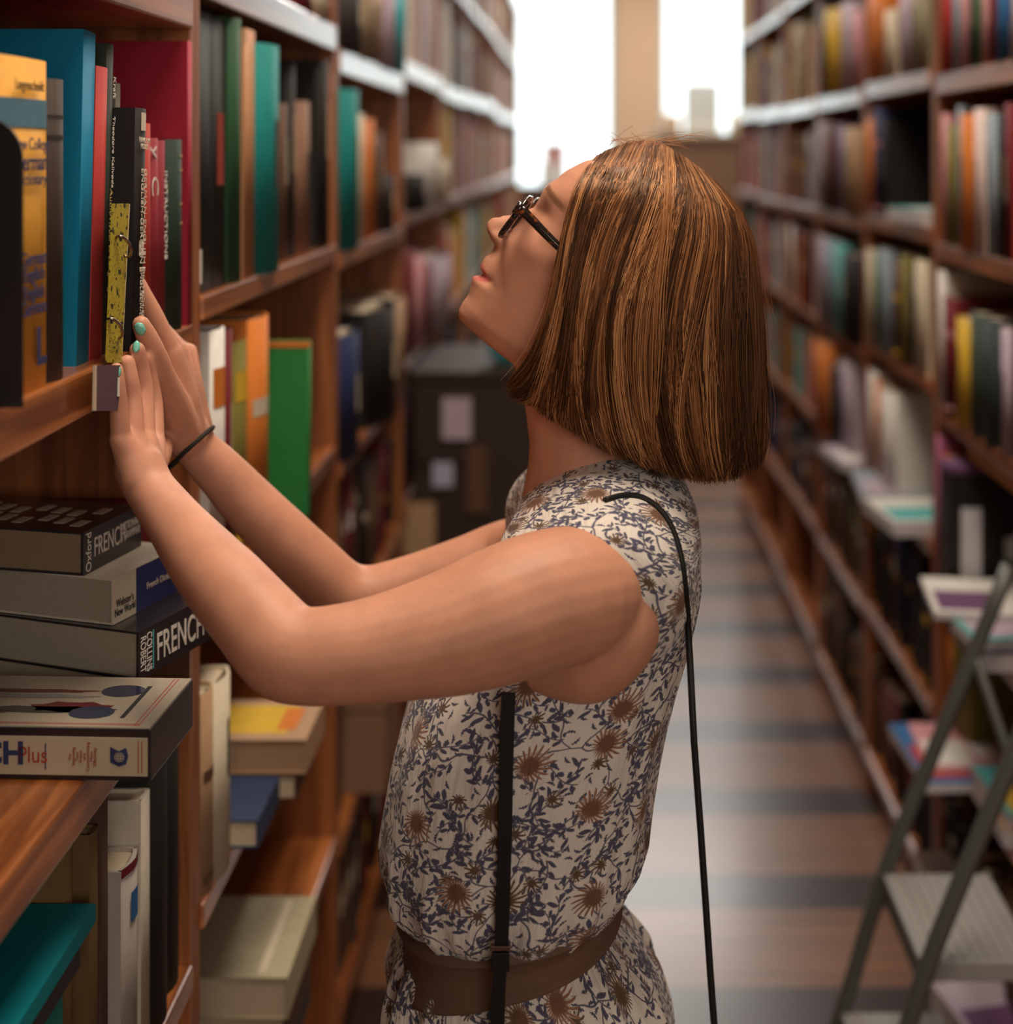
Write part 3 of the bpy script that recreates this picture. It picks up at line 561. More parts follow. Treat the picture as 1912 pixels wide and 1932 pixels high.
# far end of the aisle
r = empty('display_cabinet', (.05, 9.9, 0)); DW = mat('dark_cabinet_wood', (.11, .05, .03), .5)
bm = bmesh.new(); box_bm(bm, -.5, .42, 0, .5, 0, 1.34); obj('cabinet_body', bm, DW, r); box('cabinet_top', -.52, .42, -.02, .5, 1.34, 1.37, DW, r)
tag(r, 'low dark brown cabinet at the end of the aisle under the left window', 'cabinet')
tag(box('box', -.29, -.10, 9.98, 10.2, 1.37, 1.53, cm('white')), 'white box on top of the low dark cabinet', 'box'); tag(box('box', -.265, -.105, 10.0, 10.18, 1.53, 1.68, cm((.50, .27, .25))), 'small pinkish box standing on the white box by the left window', 'box')
r = empty('display_cabinet', (.95, 9.7, 0)); bm = bmesh.new(); box_bm(bm, -.42, .42, 0, .35, 0, 1.72); obj('cabinet_body', bm, mat('tan_cabinet_wood', (.22, .12, .07), .6), r); box('cabinet_top', -.45, .45, -.03, .37, 1.72, 1.75, mat('pale_board', (.5, .4, .28), .5), r)
tag(r, 'taller tan cabinet at the end of the aisle under the right window', 'cabinet')
tag(box('box', .74, .98, 9.75, 9.98, 1.75, 2.10, cm((.55, .55, .50))), 'tall pale box on the taller tan cabinet', 'box')
for k, (x, c, h) in enumerate(((.62, 'tan', .14), (1.08, 'cream', .15), (1.2, 'brown', .2))):
    o = obj('book', book_bm(.1, .2, h), [cm(c), PAGES]); o.location = (x, 9.97, 1.75); o.rotation_euler = (0, 0, -math.pi/2); tag(o, '%s book on the taller tan cabinet at the end of the aisle' % c, 'book')
# ------------------------------------------------------------------ right side
rb = RB[0]
r = empty('box_file', (.698, 2.635, EYE-.86)); bm = bmesh.new(); box_bm(bm, 0, .16, 0, .075, 0, .262, 0, .003); obj('casing', bm, BLK, r); bm = bmesh.new(); box_bm(bm, -.002, .162, -.002, .077, .250, .264, 0, .002); obj('lid', bm, cm('purple'), r)
box('label_plate', .022, .060, -.0035, 0, .055, .185, mat('white_label', (.62, .62, .66), .5), r); box('label_plate', .105, .14, -.0035, 0, .03, .13, mat('white_label', (.62, .62, .66), .5), r); tag(r, 'black box file with white labels beside the magenta books', 'box file')
tag(box('lit_shelf_slab', .73, .93, 2.20, 2.62, EYE-.513-.062, EYE-.513-.040, cm((.62, .30, .10))), 'flat orange slab coloured as the lit chest-level shelf on the right', 'lit_shelf_slab')  # added slab, the orange of the lit shelf put into its colour
def mag(x0, x1, y0, y1, z, t, c, c2, label, rot=0, g='magazines piled on the low right shelves'):
    r = empty('magazine', ((x0+x1)/2, (y0+y1)/2, z), (0, 0, rot)); a, b_ = (x1-x0)/2, (y1-y0)/2
    box('page_block', -a, a, -b_, b_, 0, t-.0015, mat('white_paper', (.6, .58, .6), .6), r); box('cover', -a, a, -b_, b_, t-.0015, t, cm(c), r)
    box('cover_picture', -a*.9, a*.1, -b_*.85, b_*.2, t, t+.0004, cm(c2), r); box('cover_picture', a*.2, a*.85, -b_*.5, b_*.8, t, t+.0004, cm('white'), r); tag(r, label, 'magazine', g); return r
z = EYE-.86
mag(.66, .90, 2.30, 2.50, z, .030, 'navy', 'red', 'navy magazine at the base of the upper pile behind the ladder')
mag(.645, .88, 2.32, 2.53, z+.031, .018, 'turquoise', 'lilac', 'turquoise magazine on top of the upper pile', .1); mag(.625, .84, 2.40, 2.60, z+.0505, .012, 'white', 'purple', 'white and purple magazine jutting over the upper pile', -.12)
z = EYE-1.15
mag(.615, .80, 2.50, 2.76, z, .018, 'blue', 'red', 'blue and red magazine at the left of the lower pile', .04); mag(.70, .92, 2.3, 2.48, z, .030, 'tan', 'cream', 'tan magazine at the right of the lower pile'); mag(.705, .91, 2.31, 2.5, z+.031, .02, 'turquoise', 'yellow', 'turquoise and yellow magazine on the right lower pile', .05)
mag(.64, .80, 2.54, 2.74, z+.0185, .006, 'pink', 'white', 'thin pink leaflet on the blue and red magazine', -.05)
mag(.63, .84, 2.25, 2.45, EYE-1.5, .05, 'lilac', 'purple', 'lilac magazine on the lowest shelf behind the ladder step', .2); mag(.66, .9, 2.5, 2.75, EYE-1.5, .12, 'brown', 'tan', 'thick pile of brown magazines on the lowest right shelf')
for k, (a, b_, c, lvl, t) in enumerate((((1540), 1735, 'lilac', .8, .02),)):
    pass
mag(.64, .86, 2.9, 3.1, EYE-.80, .03, 'white', 'turquoise', 'white magazine on the ledge of the second right bookcase', .1); mag(.65, .85, 3.15, 3.4, EYE-.80, .02, 'grey_blue', 'lilac', 'grey-blue magazine on the ledge of the second right bookcase', -.1); mag(.66, .86, 3.58, 3.8, EYE-.82, .02, 'lilac', 'white', 'lilac magazine on the ledge of the third right bookcase', .1)
mag(.70, .90, 2.93, 3.15, EYE-.155, .03, 'turquoise', 'white', 'turquoise volume lying in the dark compartment of the second right bookcase', .1)
# step ladder
r = empty('step_ladder', (0, 0, 0)); LM = mat('grey_powder_coat', (.10, .105, .095), .42, .5, .3, bump=.05, nscale=200); RUB = mat('black_rubber', (.02, .02, .02), .8)
def rail(Y, nm='rail'):
    pts = spline([(.350, Y, .02), (.427, Y, .22), (.498, Y, .45), (.60, Y, .70), (.700, Y, .945)], 14); bm = bmesh.new(); tube(bm, pts, .0165, 12, flat=.75, ref=(0, 1, 0)); obj(nm, bm, LM, r); return pts
Ya, Yb = 2.27, 2.00; rail(Ya); rail(Yb)
bm = bmesh.new(); tube(bm, spline([(.700, Ya, .945), (.725, Ya, 1.0), (.74, Ya-.05, 1.035), (.74, Yb+.05, 1.035), (.725, Yb, 1.0), (.700, Yb, .945)], 20), .0125, 10); obj('handle', bm, LM, r)
for Y in (Ya-.02, Yb+.02):
    bm = bmesh.new(); tube(bm, [(.64, Y, .80), (.90, Y, .02)], .011, 10, flat=.7, ref=(0, 1, 0)); o = obj('rear_leg', bm, LM, r)
    bm = bmesh.new(); tube(bm, [(.898, Y, 0), (.896, Y, .03)], .016, 10); obj('rubber_foot', bm, RUB, o)
for Y in (Ya, Yb): bm = bmesh.new(); tube(bm, [(.345, Y, 0), (.352, Y, .035)], .021, 12); obj('rubber_foot', bm, RUB, r)
STM = mat('ribbed_grey_plastic', (.30, .29, .28), .5, .4)
for x, z, wd in ((.425, .225, .16), (.492, .45, .17)):
    bm = bmesh.new(); box_bm(bm, x, x+wd, Yb+.012, Ya-.012, z-.03, z, 0, .004)
    for k in range(9): xx = x+.012+(wd-.026)*k/8; box_bm(bm, xx-.0045, xx+.0045, Yb+.02, Ya-.02, z, z+.003, 0)
    o = obj('step', bm, STM, r); box('step_edge', x-.004, x, Yb+.014, Ya-.014, z-.034, z+.002, LM, o)
tag(r, 'grey metal step ladder standing against the right bookcases', 'ladder')

# ------------------------------------------------------------------ the reader
YM = 1.33                              # the plane that halves her body
TA = math.radians(32); FW = Vector((-math.cos(TA), 0, math.sin(TA))); UP = Vector((math.sin(TA), 0, math.cos(TA))); HO = P(1150, 470, YM)
def H(u, v, w_): return HO+FW*u+UP*v+Vector((0, -w_, 0))
def LOC(px, py, w_):
    d = P(px, py, YM-w_)-HO; return (d.dot(FW), d.dot(UP), w_)
def grid(bm, rows, closed=True, caps=True):
    R = [[bm.verts.new(p) for p in row] for row in rows]; n = len(R[0])
    for i in range(len(R)-1):
        for k in range(n if closed else n-1): bm.faces.new((R[i][k], R[i][(k+1) % n], R[i+1][(k+1) % n], R[i+1][k]))
    if caps: bm.faces.new(R[0][::-1]); bm.faces.new(R[-1])
    return R
prof_px = [(1110, 303), (1099, 307), (1073, 321), (1052, 338), (1034, 350), (1027, 359), (1019, 376), (1009, 392), (985, 400), (961, 406), (947, 409), (932, 413), (924, 421), (922, 432), (925, 443), (929, 454), (936, 463), (931, 474), (916, 486), (911, 495), (906, 505), (918, 519.5), (893, 522), (892, 530), (890, 540), (886, 556), (875, 570), (867, 585), (867, 597), (872, 607), (885, 615.5)]
pr = np.array([LOC(a, b, 0)[:2] for a, b in prof_px]); o_ = np.argsort(pr[:, 1]); PV, PU = pr[o_, 1], pr[o_, 0]
BV = np.array([-.140, -.1365, -.134, -.130, -.1264, -.117, -.10, -.083, -.07, -.054, -.035, -.02, -.004, .006, .02, .03, .043, .061, .075, .09, .1, .104])
BU = np.array([.020, .052, .070, .0785, .084, .087, .0865, .0865, .087, .0865, .083, .0795, .0775, .0795, .0815, .078, .073, .062, .046, .026, .008, .001])
def it(v, a, b): return float(np.interp(v, a, b))
def head_rows():
    rows = []
    for i in range(150):
        v = -.140+.240*i/149
        uf = it(v, BV, BU); ub = it(v, [-.14, -.12, -.1, -.07, -.03, .03, .07, .09, .104], [-.0, -.02, -.035, -.07, -.098, -.102, -.080, -.055, -.01]); wd = it(v, [-.14, -.1365, -.132, -.12, -.1, -.07, -.04, 0, .03, .06, .085, .1, .104], [.016, .034, .043, .052, .057, .062, .068, .071, .073, .064, .044, .020, .005])
        pu = it(v, PV, PU) if PV[0] < v < PV[-1] else uf
        row = []
        for k in range(120):
            a = 2*math.pi*k/120; ca, sa = math.cos(a), math.sin(a); e = 2/2.35
            w_ = wd*math.copysign(abs(sa)**(e if ca > 0 else 1), sa)
            if ca >= 0:
                u = uf*abs(ca)**e
                sg = it(v, [-.135, -.117, -.1, -.09, -.06, -.052, -.04, -.02, -.004, .02], [.022, .018, .022, .024, .017, .0125, .0105, .0085, .010, .05])
                u += (pu-uf+.0022*math.exp(-((v+.041)/.010)**2)+.0008)*math.exp(-(w_/sg)**2)
                if -.058 < v < -.036: u += .0080*math.exp(-((abs(w_)-.0125)/.006)**2)*math.exp(-((v+.047)/.006)**2)      # nose wings
                u -= .0085*math.exp(-((abs(w_)-.031)/.013)**2)*math.exp(-((v+.008)/.011)**2)                                    # sockets
                u += .006*math.exp(-((abs(w_)-.031)/.012)**2)*math.exp(-((v+.009)/.008)**2)                                    # lids
                u += .004*math.exp(-((abs(w_)-.046)/.014)**2)*math.exp(-((v+.036)/.014)**2)                                    # cheekbones
                u -= .0025*math.exp(-((abs(w_)-.027)/.005)**2)*math.exp(-((v+.083)/.005)**2)                                   # mouth corners
                if u < .0: u = 0
            else: u = ub*abs(ca)
            row.append(H(u, v, w_))
        rows.append(row)
    return rows
def limb(bm, pts, n=26, seg=20, flat=None, ref=None):
    """pts: (point, radius[, flatten]) — a closed tapered tube with round ends"""
    P_ = spline([p[0] for p in pts], n); R_ = [it(i/(n-1)*(len(pts)-1), range(len(pts)), [p[1] for p in pts]) for i in range(n)]
    Fl = [it(i/(n-1)*(len(pts)-1), range(len(pts)), [(p[2] if len(p) > 2 else 1) for p in pts]) for i in range(n)]
    rows = []; prev = Vector(ref) if ref else None
    for i in range(n):
        t = (P_[min(i+1, n-1)]-P_[max(i-1, 0)]).normalized(); r0 = prev or (Z_ if abs(t.z) < .8 else X_); a = (r0-t*r0.dot(t)).normalized(); prev = a; b = t.cross(a)
        mk = lambda c, k: [c+a*math.cos(2*math.pi*j/seg)*R_[i]*k+b*math.sin(2*math.pi*j/seg)*R_[i]*Fl[i]*k for j in range(seg)]
        if i == 0:
            for s_ in (.95, .7): rows.append(mk(P_[0]-t*R_[0]*s_*Fl[0], math.sqrt(1-s_*s_)))
        rows.append(mk(P_[i], 1))
        if i == n-1:
            for s_ in (.5, .8, .97): rows.append(mk(P_[i]+t*R_[i]*s_*Fl[i], math.sqrt(1-s_*s_)))
    grid(bm, rows)
def remesh(bm, vox, smooth=4, fac=.5):
    me = bpy.data.meshes.new('t'); bmesh.ops.recalc_face_normals(bm, faces=bm.faces); bm.to_mesh(me); bm.free(); o = bpy.data.objects.new('t', me); COL.objects.link(o)
    m = o.modifiers.new('r', 'REMESH'); m.mode = 'VOXEL'; m.voxel_size = vox; m.use_smooth_shade = True
    s = o.modifiers.new('s', 'SMOOTH'); s.iterations = smooth; s.factor = fac
    dg = bpy.context.evaluated_depsgraph_get(); dg.update(); out = bpy.data.meshes.new_from_object(o.evaluated_get(dg)); bpy.data.objects.remove(o)
    out.polygons.foreach_set('use_smooth', [True]*len(out.polygons)); return out
def coords(me): a = np.empty(len(me.vertices)*3); me.vertices.foreach_get('co', a); return a.reshape(-1, 3)
person = empty('person', (0.03, YM, 0)); tag(person, 'woman in a floral sleeveless dress reaching up to the left bookshelf', 'person')
bm = bmesh.new()
grid(bm, head_rows())
# neck, chest core, shoulders
limb(bm, [(P(1150, 600, YM), .050), (P(1120, 700, YM), .052), (P(1112, 790, YM), .054), (P(1106, 870, YM), .055), (P(1115, 960, YM), .070), (P(1120, 1010, YM), .075)], seg=28)
limb(bm, [(P(1020, 650, YM), .030), (P(1065, 745, YM), .040), (P(1095, 830, YM), .050)], 12)
limb(bm, [(Vector((.02, YM-.10, 1.255)), .046), (Vector((.025, YM, 1.27)), .055), (Vector((.02, YM+.10, 1.255)), .046)])
limb(bm, [(Vector((.02, YM, 1.22)), .080), (Vector((-.02, YM, 1.08)), .085), (Vector((-.06, YM, .95)), .070), (Vector((-.05, YM, .82)), .10)])
# near arm (left)
limb(bm, [(P(1180, 1110, 1.190), .030), (P(1166, 1190, 1.186), .036), (P(1112, 1240, 1.194), .038), (P(1045, 1245, 1.206), .032)], 20)
NA = [(P(1125, 1112, 1.205), .052), (P(1085, 1118, 1.176), .0560), (P(1010, 1137, 1.160), .0565), (P(930, 1166, 1.146), .0545), (P(850, 1193, 1.136), .0500), (P(760, 1215, 1.126), .0440), (P(670, 1231, 1.118), .0395), (P(585, 1238, 1.115), .0375), (P(535, 1225, 1.118), .0375),
      (P(480, 1165, 1.135), .0350), (P(430, 1108, 1.155), .0335), (P(380, 1050, 1.180), .0300), (P(330, 985, 1.208), .0245), (P(285, 925, 1.230), .0215), (P(262, 880, 1.240), .0225)]
limb(bm, NA, 60, 24)
# far arm (right)
FA = [(P(1030, 1060, 1.455), .050), (P(960, 1065, 1.49), .047), (P(880, 1088, 1.485), .042), (P(780, 1115, 1.475), .0375), (P(700, 1130, 1.465), .0345), (P(645, 1118, 1.458), .0335), (P(590, 1068, 1.448), .0320), (P(530, 1010, 1.436), .0305), (P(475, 955, 1.424), .0285), (P(420, 895, 1.410), .0250), (P(372, 845, 1.395), .0215), (P(350, 812, 1.388), .0225)]
limb(bm, FA, 56, 24)
# near hand: the back of a left hand, fingers up against the spines
def finger(pts, r0, r1, n=16): limb(bm, [(p, r0+(r1-r0)*i/(len(pts)-1)) for i, p in enumerate(pts)], n, 14)
W1 = P(272, 905, 1.238)
for fp in ([(228, 828, -.404), (224, 770, -.405), (221, 728, -.4055), (219, 698, -.4065)], [(252, 824, -.398), (250, 758, -.402), (245, 716, -.404), (240, 684, -.4065)], [(273, 822, -.393), (272, 745, -.398), (266, 700, -.4005), (259, 660, -.402)], [(291, 832, -.390), (290, 765, -.396), (283, 715, -.3995), (276, 676, -.401)]):
    pts = [PX(*f) for f in fp]; i = ((228, 252, 273, 291).index(fp[0][0]))
    finger(pts, (.0092, .0098, .0098, .0095)[i], (.0066, .0072, .0074, .0072)[i])
    limb(bm, [(W1+(pts[0]-W1)*.02+Vector((0, (i-1.5)*.007, 0)), .0165), (W1.lerp(pts[0], .55), .0155), (pts[0], .0105)], 10, 14)
limb(bm, [(W1+Vector((-.004, .01, .0)), .016), (PX(300, 850, -.402), .013), (PX(305, 800, -.410), .009), (PX(303, 765, -.413), .0075)], 14, 14)     # thumb, on the far side
# far hand: the right hand, thumb towards us
W2 = P(352, 828, 1.385)
IM = P(322, 668, 1.352)
limb(bm, [(W2, .021), (P(335, 750, 1.368), .021), (IM, .0125)], 14, 16)
finger([IM, P(292, 600, 1.338), P(274, 562, 1.330), P(261, 533, 1.325)], .0108, .0068)
limb(bm, [(W2+Vector((0, -.006, .0)), .020), (P(328, 770, 1.345), .0175), (P(308, 715, 1.318), .0130), (P(292, 668, 1.300), .0108), (P(277, 635, 1.290), .0098), (P(266, 612, 1.284), .0082)], 18, 14)
for i, (dy, lp) in enumerate(((.021, .0), (.041, .010), (.060, .030))):
    a = IM+Vector((-.001, dy, -.004*i)); b = P(292, 600, 1.338)+Vector((-.006, dy, -.006-lp)); c = P(274, 570, 1.33)+Vector((-.006, dy-.002, -.01-lp)); finger([a, b, c, c+Vector((-.006, -.002, .02))], .0100-.0006*i, .0068)
    limb(bm, [(W2+Vector((0, dy*.5, 0)), .019), (W2.lerp(a, .6), .017), (a, .0110)], 10, 14)
# legs
for s_ in (-1, 1):
    limb(bm, [(Vector((-.05, YM+s_*.070, .80)), .070), (Vector((-.04, YM+s_*.080, .66)), .070), (Vector((-.01, YM+s_*.08, .46)), .052), (Vector((.02, YM+s_*.078, .33)), .050), (Vector((.055, YM+s_*.075, .12)), .030), (Vector((.055, YM+s_*.075, .055)), .030)], 30)
    limb(bm, [(Vector((.07, YM+s_*.075, .04)), .028), (Vector((0, YM+s_*.078, .032)), .028), (Vector((-.09, YM+s_*.085, .026)), .022)], 12)
me = remesh(bm, .0020, 1, .5)
def relax(me, it_face, it_rest):
    C = coords(me).astype(float); ne = len(me.edges); E = np.empty(ne*2, int); me.edges.foreach_get('vertices', E); E = E.reshape(-1, 2)
    deg = np.bincount(E.ravel(), minlength=len(C)).astype(float); D = C-np.array(HO); u = D@np.array(FW); v = D@np.array(UP)
    fc = np.clip((u-.035)/.02, 0, 1)*np.clip((v+.15)/.01, 0, 1)*(v < .12); fing = np.clip((-.36-C[:, 0])/.02, 0, 1)*np.clip((C[:, 2]-1.335)/.03, 0, 1); hold = np.maximum(fc, fing*.9)
    for i in range(it_rest):
        S = np.zeros_like(C)
        for k in range(3): S[:, k] = np.bincount(E[:, 0], C[E[:, 1], k], len(C))+np.bincount(E[:, 1], C[E[:, 0], k], len(C))
        M = S/deg[:, None]; f = .5 if i % 2 == 0 else -.46; wgt = 1 if i < it_face else (1-hold)
        C = C+(M-C)*f*(wgt if np.isscalar(wgt) else wgt[:, None])
    me.vertices.foreach_set('co', C.ravel()); me.update()
relax(me, 2, 90)
me.name = 'body'
# pigment: lips, brows, soft warmth
C_ = coords(me); D_ = C_-np.array(HO); U_ = D_@np.array(FW); V_ = D_@np.array(UP); W_ = -(C_[:, 1]-YM)
def sm(x, a, b): t = np.clip((x-a)/(b-a), 0, 1); return t*t*(3-2*t)
face = sm(U_, .045, .055)
aw = np.abs(W_); taper = 1-(aw/.027)**2
lips = face*np.where((V_ > -.083), sm(V_-(-.083+.0085*np.clip(taper, 0, 1)), .0012, -.0012), sm((-.0835-.0105*np.clip(taper, 0, 1))-V_, .0012, -.0012))*(taper > 0)*(V_ > -.1)*(V_ < -.072)
bc = .0195-.0075*np.clip((aw-.02)/.035, 0, 1.2); brow = face*sm(np.abs(V_-bc), .0042, .0022)*sm(aw, .010, .014)*sm(aw, .060, .052)*(U_ > .04)
blush = face*np.exp(-((V_+.035)/.02)**2-((aw-.045)/.02)**2)*.5
hands = sm(C_[:, 0], -.33, -.37)*.45
base = np.array([.62, .295, .185]); A_ = np.ones((len(C_), 4)); A_[:, :3] = base
def mixc(m_, c): A_[:, :3] = A_[:, :3]*(1-m_[:, None])+np.array(c)*m_[:, None]
mixc(blush*.5, (.60, .25, .17)); mixc(hands*.5, (.56, .28, .20)); mixc(lips*.9, (.55, .13, .11)); mixc(brow*.85, (.24, .11, .06))
at = me.color_attributes.new('tone', 'FLOAT_COLOR', 'POINT'); at.data.foreach_set('color', A_.ravel())
sk = bpy.data.materials.new('skin'); sk.use_nodes = True; nt = sk.node_tree; b = nt.nodes['Principled BSDF']; N, L = nt.nodes.new, nt.links.new
a_ = N('ShaderNodeAttribute'); a_.attribute_name = 'tone'; tc = N('ShaderNodeTexCoord')
n1 = N('ShaderNodeTexNoise'); n1.inputs['Scale'].default_value = 35; n1.inputs['Detail'].default_value = 5; L(tc.outputs['Object'], n1.inputs['Vector'])
mr = N('ShaderNodeMapRange'); mr.inputs['From Min'].default_value = .3; mr.inputs['From Max'].default_value = .7; mr.inputs['To Min'].default_value = .90; mr.inputs['To Max'].default_value = 1.08; L(n1.outputs['Fac'], mr.inputs[0])
ml = N('ShaderNodeVectorMath'); ml.operation = 'SCALE'; L(a_.outputs['Color'], ml.inputs[0]); L(mr.outputs[0], ml.inputs['Scale']); L(ml.outputs[0], b.inputs['Base Color'])
b.inputs['Roughness'].default_value = .5; b.inputs['Specular IOR Level'].default_value = .35; b.inputs['Subsurface Weight'].default_value = .12; b.inputs['Subsurface Radius'].default_value = (1, .35, .2); b.inputs['Subsurface Scale'].default_value = .008
n2 = N('ShaderNodeTexNoise'); n2.inputs['Scale'].default_value = 700; n2.inputs['Detail'].default_value = 3; L(tc.outputs['Object'], n2.inputs['Vector'])
bp = N('ShaderNodeBump'); bp.inputs['Strength'].default_value = .12; bp.inputs['Distance'].default_value = .0006; L(n2.outputs['Fac'], bp.inputs['Height']); L(bp.outputs[0], b.inputs['Normal'])
me.materials.clear(); me.materials.append(sk)
body = bpy.data.objects.new('body', me); COL.objects.link(body); body.parent = person; body.matrix_parent_inverse = person.matrix_world.inverted(); PINV = Matrix.Translation(-Vector(person.location))
body.matrix_parent_inverse = PINV
def child(o, par=person): o.parent = par; o.matrix_parent_inverse = PINV if par == person else Matrix.Identity(4); return o
from mathutils.bvhtree import BVHTree
BODY = BVHTree.FromPolygons([v.co[:] for v in me.vertices], [p.vertices[:] for p in me.polygons])
def raycam(bvh, px, py, off=.0):
    o = Vector((0, 0, EYE)); d = (P(px, py, 1)-o).normalized(); h = bvh.ray_cast(o, d)
    return (h[0]-d*off, h[1]) if h[0] else (None, None)
# eyes
EW = mat('eye_white', (.75, .72, .68), .2); IR = mat('iris', (.10, .07, .04), .2)
for s_ in (-1, 1):
    c = H(.0515, -.009, s_*.031); bm = bmesh.new(); bmesh.ops.create_uvsphere(bm, u_segments=20, v_segments=14, radius=.0108, matrix=Matrix.Translation(c)); o = child(obj('eye', bm, EW, smooth=True))
    bm = bmesh.new(); bmesh.ops.create_uvsphere(bm, u_segments=16, v_segments=10, radius=.0062, matrix=Matrix.Translation(c+FW*.0062+UP*.001)); i_ = obj('iris', bm, IR, smooth=True); i_.parent = o
# nails
NAIL = mat('mint_nail_polish', (.20, .62, .50), .22, .5, coat=.6)
def nail(px, py, lx, lz, ang, off=.0):
    p, n = raycam(BODY, px, py)
    if p is None: return
    n = (n+Vector((.1, -.5, .0))).normalized(); t = Vector((math.sin(ang), 0, math.cos(ang))); t = (t-n*t.dot(n)).normalized(); s_ = n.cross(t)
    bm = bmesh.new(); rows = []
    for i in range(7):
        a = -1+2*i/6
        wd_ = math.sqrt(max(.03, 1-abs(a)**3)); rows.append([p+t*(a*lz)+s_*(k/3*lx*wd_)+n*(.0014-.0016*(k/3)**2-.0008*a*a) for k in range(-3, 4)])
    grid(bm, rows, False, False); o = obj('fingernail', bm, NAIL, smooth=True); sd = o.modifiers.new('s', 'SOLIDIFY'); sd.thickness = .0006; child(o)
nail(264, 621, .0048, .0064, -.35); nail(257, 654, .0034, .0058, 0); nail(222, 701, .0030, .0052, 0); nail(257, 531, .0026, .0045, -.3)
# ------------------------------------------------------------------ dress
def zof(py): return EYE-(py-VY)*YM/F
def xof(px): return (px-VX)*YM/F
rowsd = [(1010, 965, 1300, .105), (1040, 945, 1316, .128), (1080, 920, 1322, .136), (1130, 890, 1314, .138), (1200, 840, 1298, .140), (1270, 795, 1278, .143), (1340, 765, 1258, .146), (1410, 747, 1243, .146), (1480, 735, 1232, .146), (1550, 723, 1224, .147), (1600, 728, 1204, .146), (1635, 745, 1178, .140), (1660, 768, 1158, .131), (1680, 782, 1142, .122), (1700, 786, 1138, .118), (1722, 782, 1142, .119), (1742, 768, 1156, .125), (1765, 752, 1178, .135), (1800, 742, 1205, .146), (1850, 736, 1240, .158), (1932, 732, 1268, .172), (2100, 715, 1285, .185), (2300, 700, 1295, .195), (2480, 690, 1300, .20)]
A = np.array(rowsd, float)
def torso(off=0, p0=1010, p1=2480, n=230, fold=True):
    out = []
    for i in range(n):
        py = p0+(p1-p0)*i/(n-1); xf, xb, hw = [it(py, A[:, 0], A[:, j]) for j in (1, 2, 3)]
        cx, rx = (xof(xf)+xof(xb))/2, (xof(xb)-xof(xf))/2; row = []
        am = .0035*math.exp(-((py-1640)/60)**2)+.0050*math.exp(-((py-1850)/70)**2)+.0012+.004*min(1, max(0, (py-1900)/300))
        for k in range(160):
            a = 2*math.pi*k/160; e = 2/2.5; ca, sa = math.cos(a), math.sin(a)
            f = am*(math.sin(17*a+.4*math.sin(py/90))+.6*math.sin(29*a+1.3+py/70)+.5*math.sin(11*a+py/160)) if fold else 0
            rx_, ry_ = rx+off+f, hw+off+f
            row.append((cx+rx_*math.copysign(abs(ca)**e, ca), YM+ry_*math.copysign(abs(sa)**e, sa), zof(py)))
        out.append(row)
    return out
bm = bmesh.new(); grid(bm, torso())
def yoke():
    rows = []
    tab = [(-.172, -.030, .040, 1.292, 1.215), (-.165, -.058, .060, 1.303, 1.20), (-.150, -.072, .080, 1.312, 1.18), (-.12, -.078, .094, 1.322, 1.16), (-.085, -.076, .104, 1.331, 1.16), (-.05, -.070, .112, 1.337, 1.16), (0, -.066, .1145, 1.338, 1.16)]
    tab = tab+[(-a, b, c, d, e) for a, b, c, d, e in tab[-2::-1]]
    T_ = np.array(tab)
    for i in range(80):
        y = -.172+.344*i/79; xf, xb, zt, zb = [it(y, T_[:, 0], T_[:, j]) for j in (1, 2, 3, 4)]; cx, rx, cz, rz = (xf+xb)/2, (xb-xf)/2, (zt+zb)/2, (zt-zb)/2; row = []
        for k in range(64):
            a = 2*math.pi*k/64; ca, sa = math.cos(a), math.sin(a); e = 2/2.3
            X = cx+rx*math.copysign(abs(ca)**e, ca); Zz = cz+rz*math.copysign(abs(sa)**e, sa)
            Zz -= .22*max(0, .02-X)*max(0, sa)            # the neckline drops towards the front
            row.append((X, YM+y, Zz))
        rows.append(row)
    return rows
grid(bm, yoke())
dm = remesh(bm, .0042, 6, .5); dm.name = 'dress'
Cd = coords(dm); sgn = np.sign(YM-Cd[:, 1]+1e-9)
xc = np.interp(-Cd[:, 2], -np.array([zof(r_[0]) for r_ in rowsd]), [(xof(r_[1])+xof(r_[2]))/2 for r_ in rowsd])
th_ = np.arctan2(Cd[:, 0]-xc, np.abs(Cd[:, 1]-YM)+.02); tt = sm(Cd[:, 2], 1.24, 1.30)
pu_ = (th_*.150)*(1-tt)+(Cd[:, 0])*tt; pv_ = Cd[:, 2]+tt*(.165-np.abs(Cd[:, 1]-YM))*.9
pat = np.stack([pu_, pv_, np.where(sgn > 0, 0, 3.0)], 1).astype(np.float32)
at = dm.attributes.new('pat', 'FLOAT_VECTOR', 'POINT'); at.data.foreach_set('vector', pat.ravel())
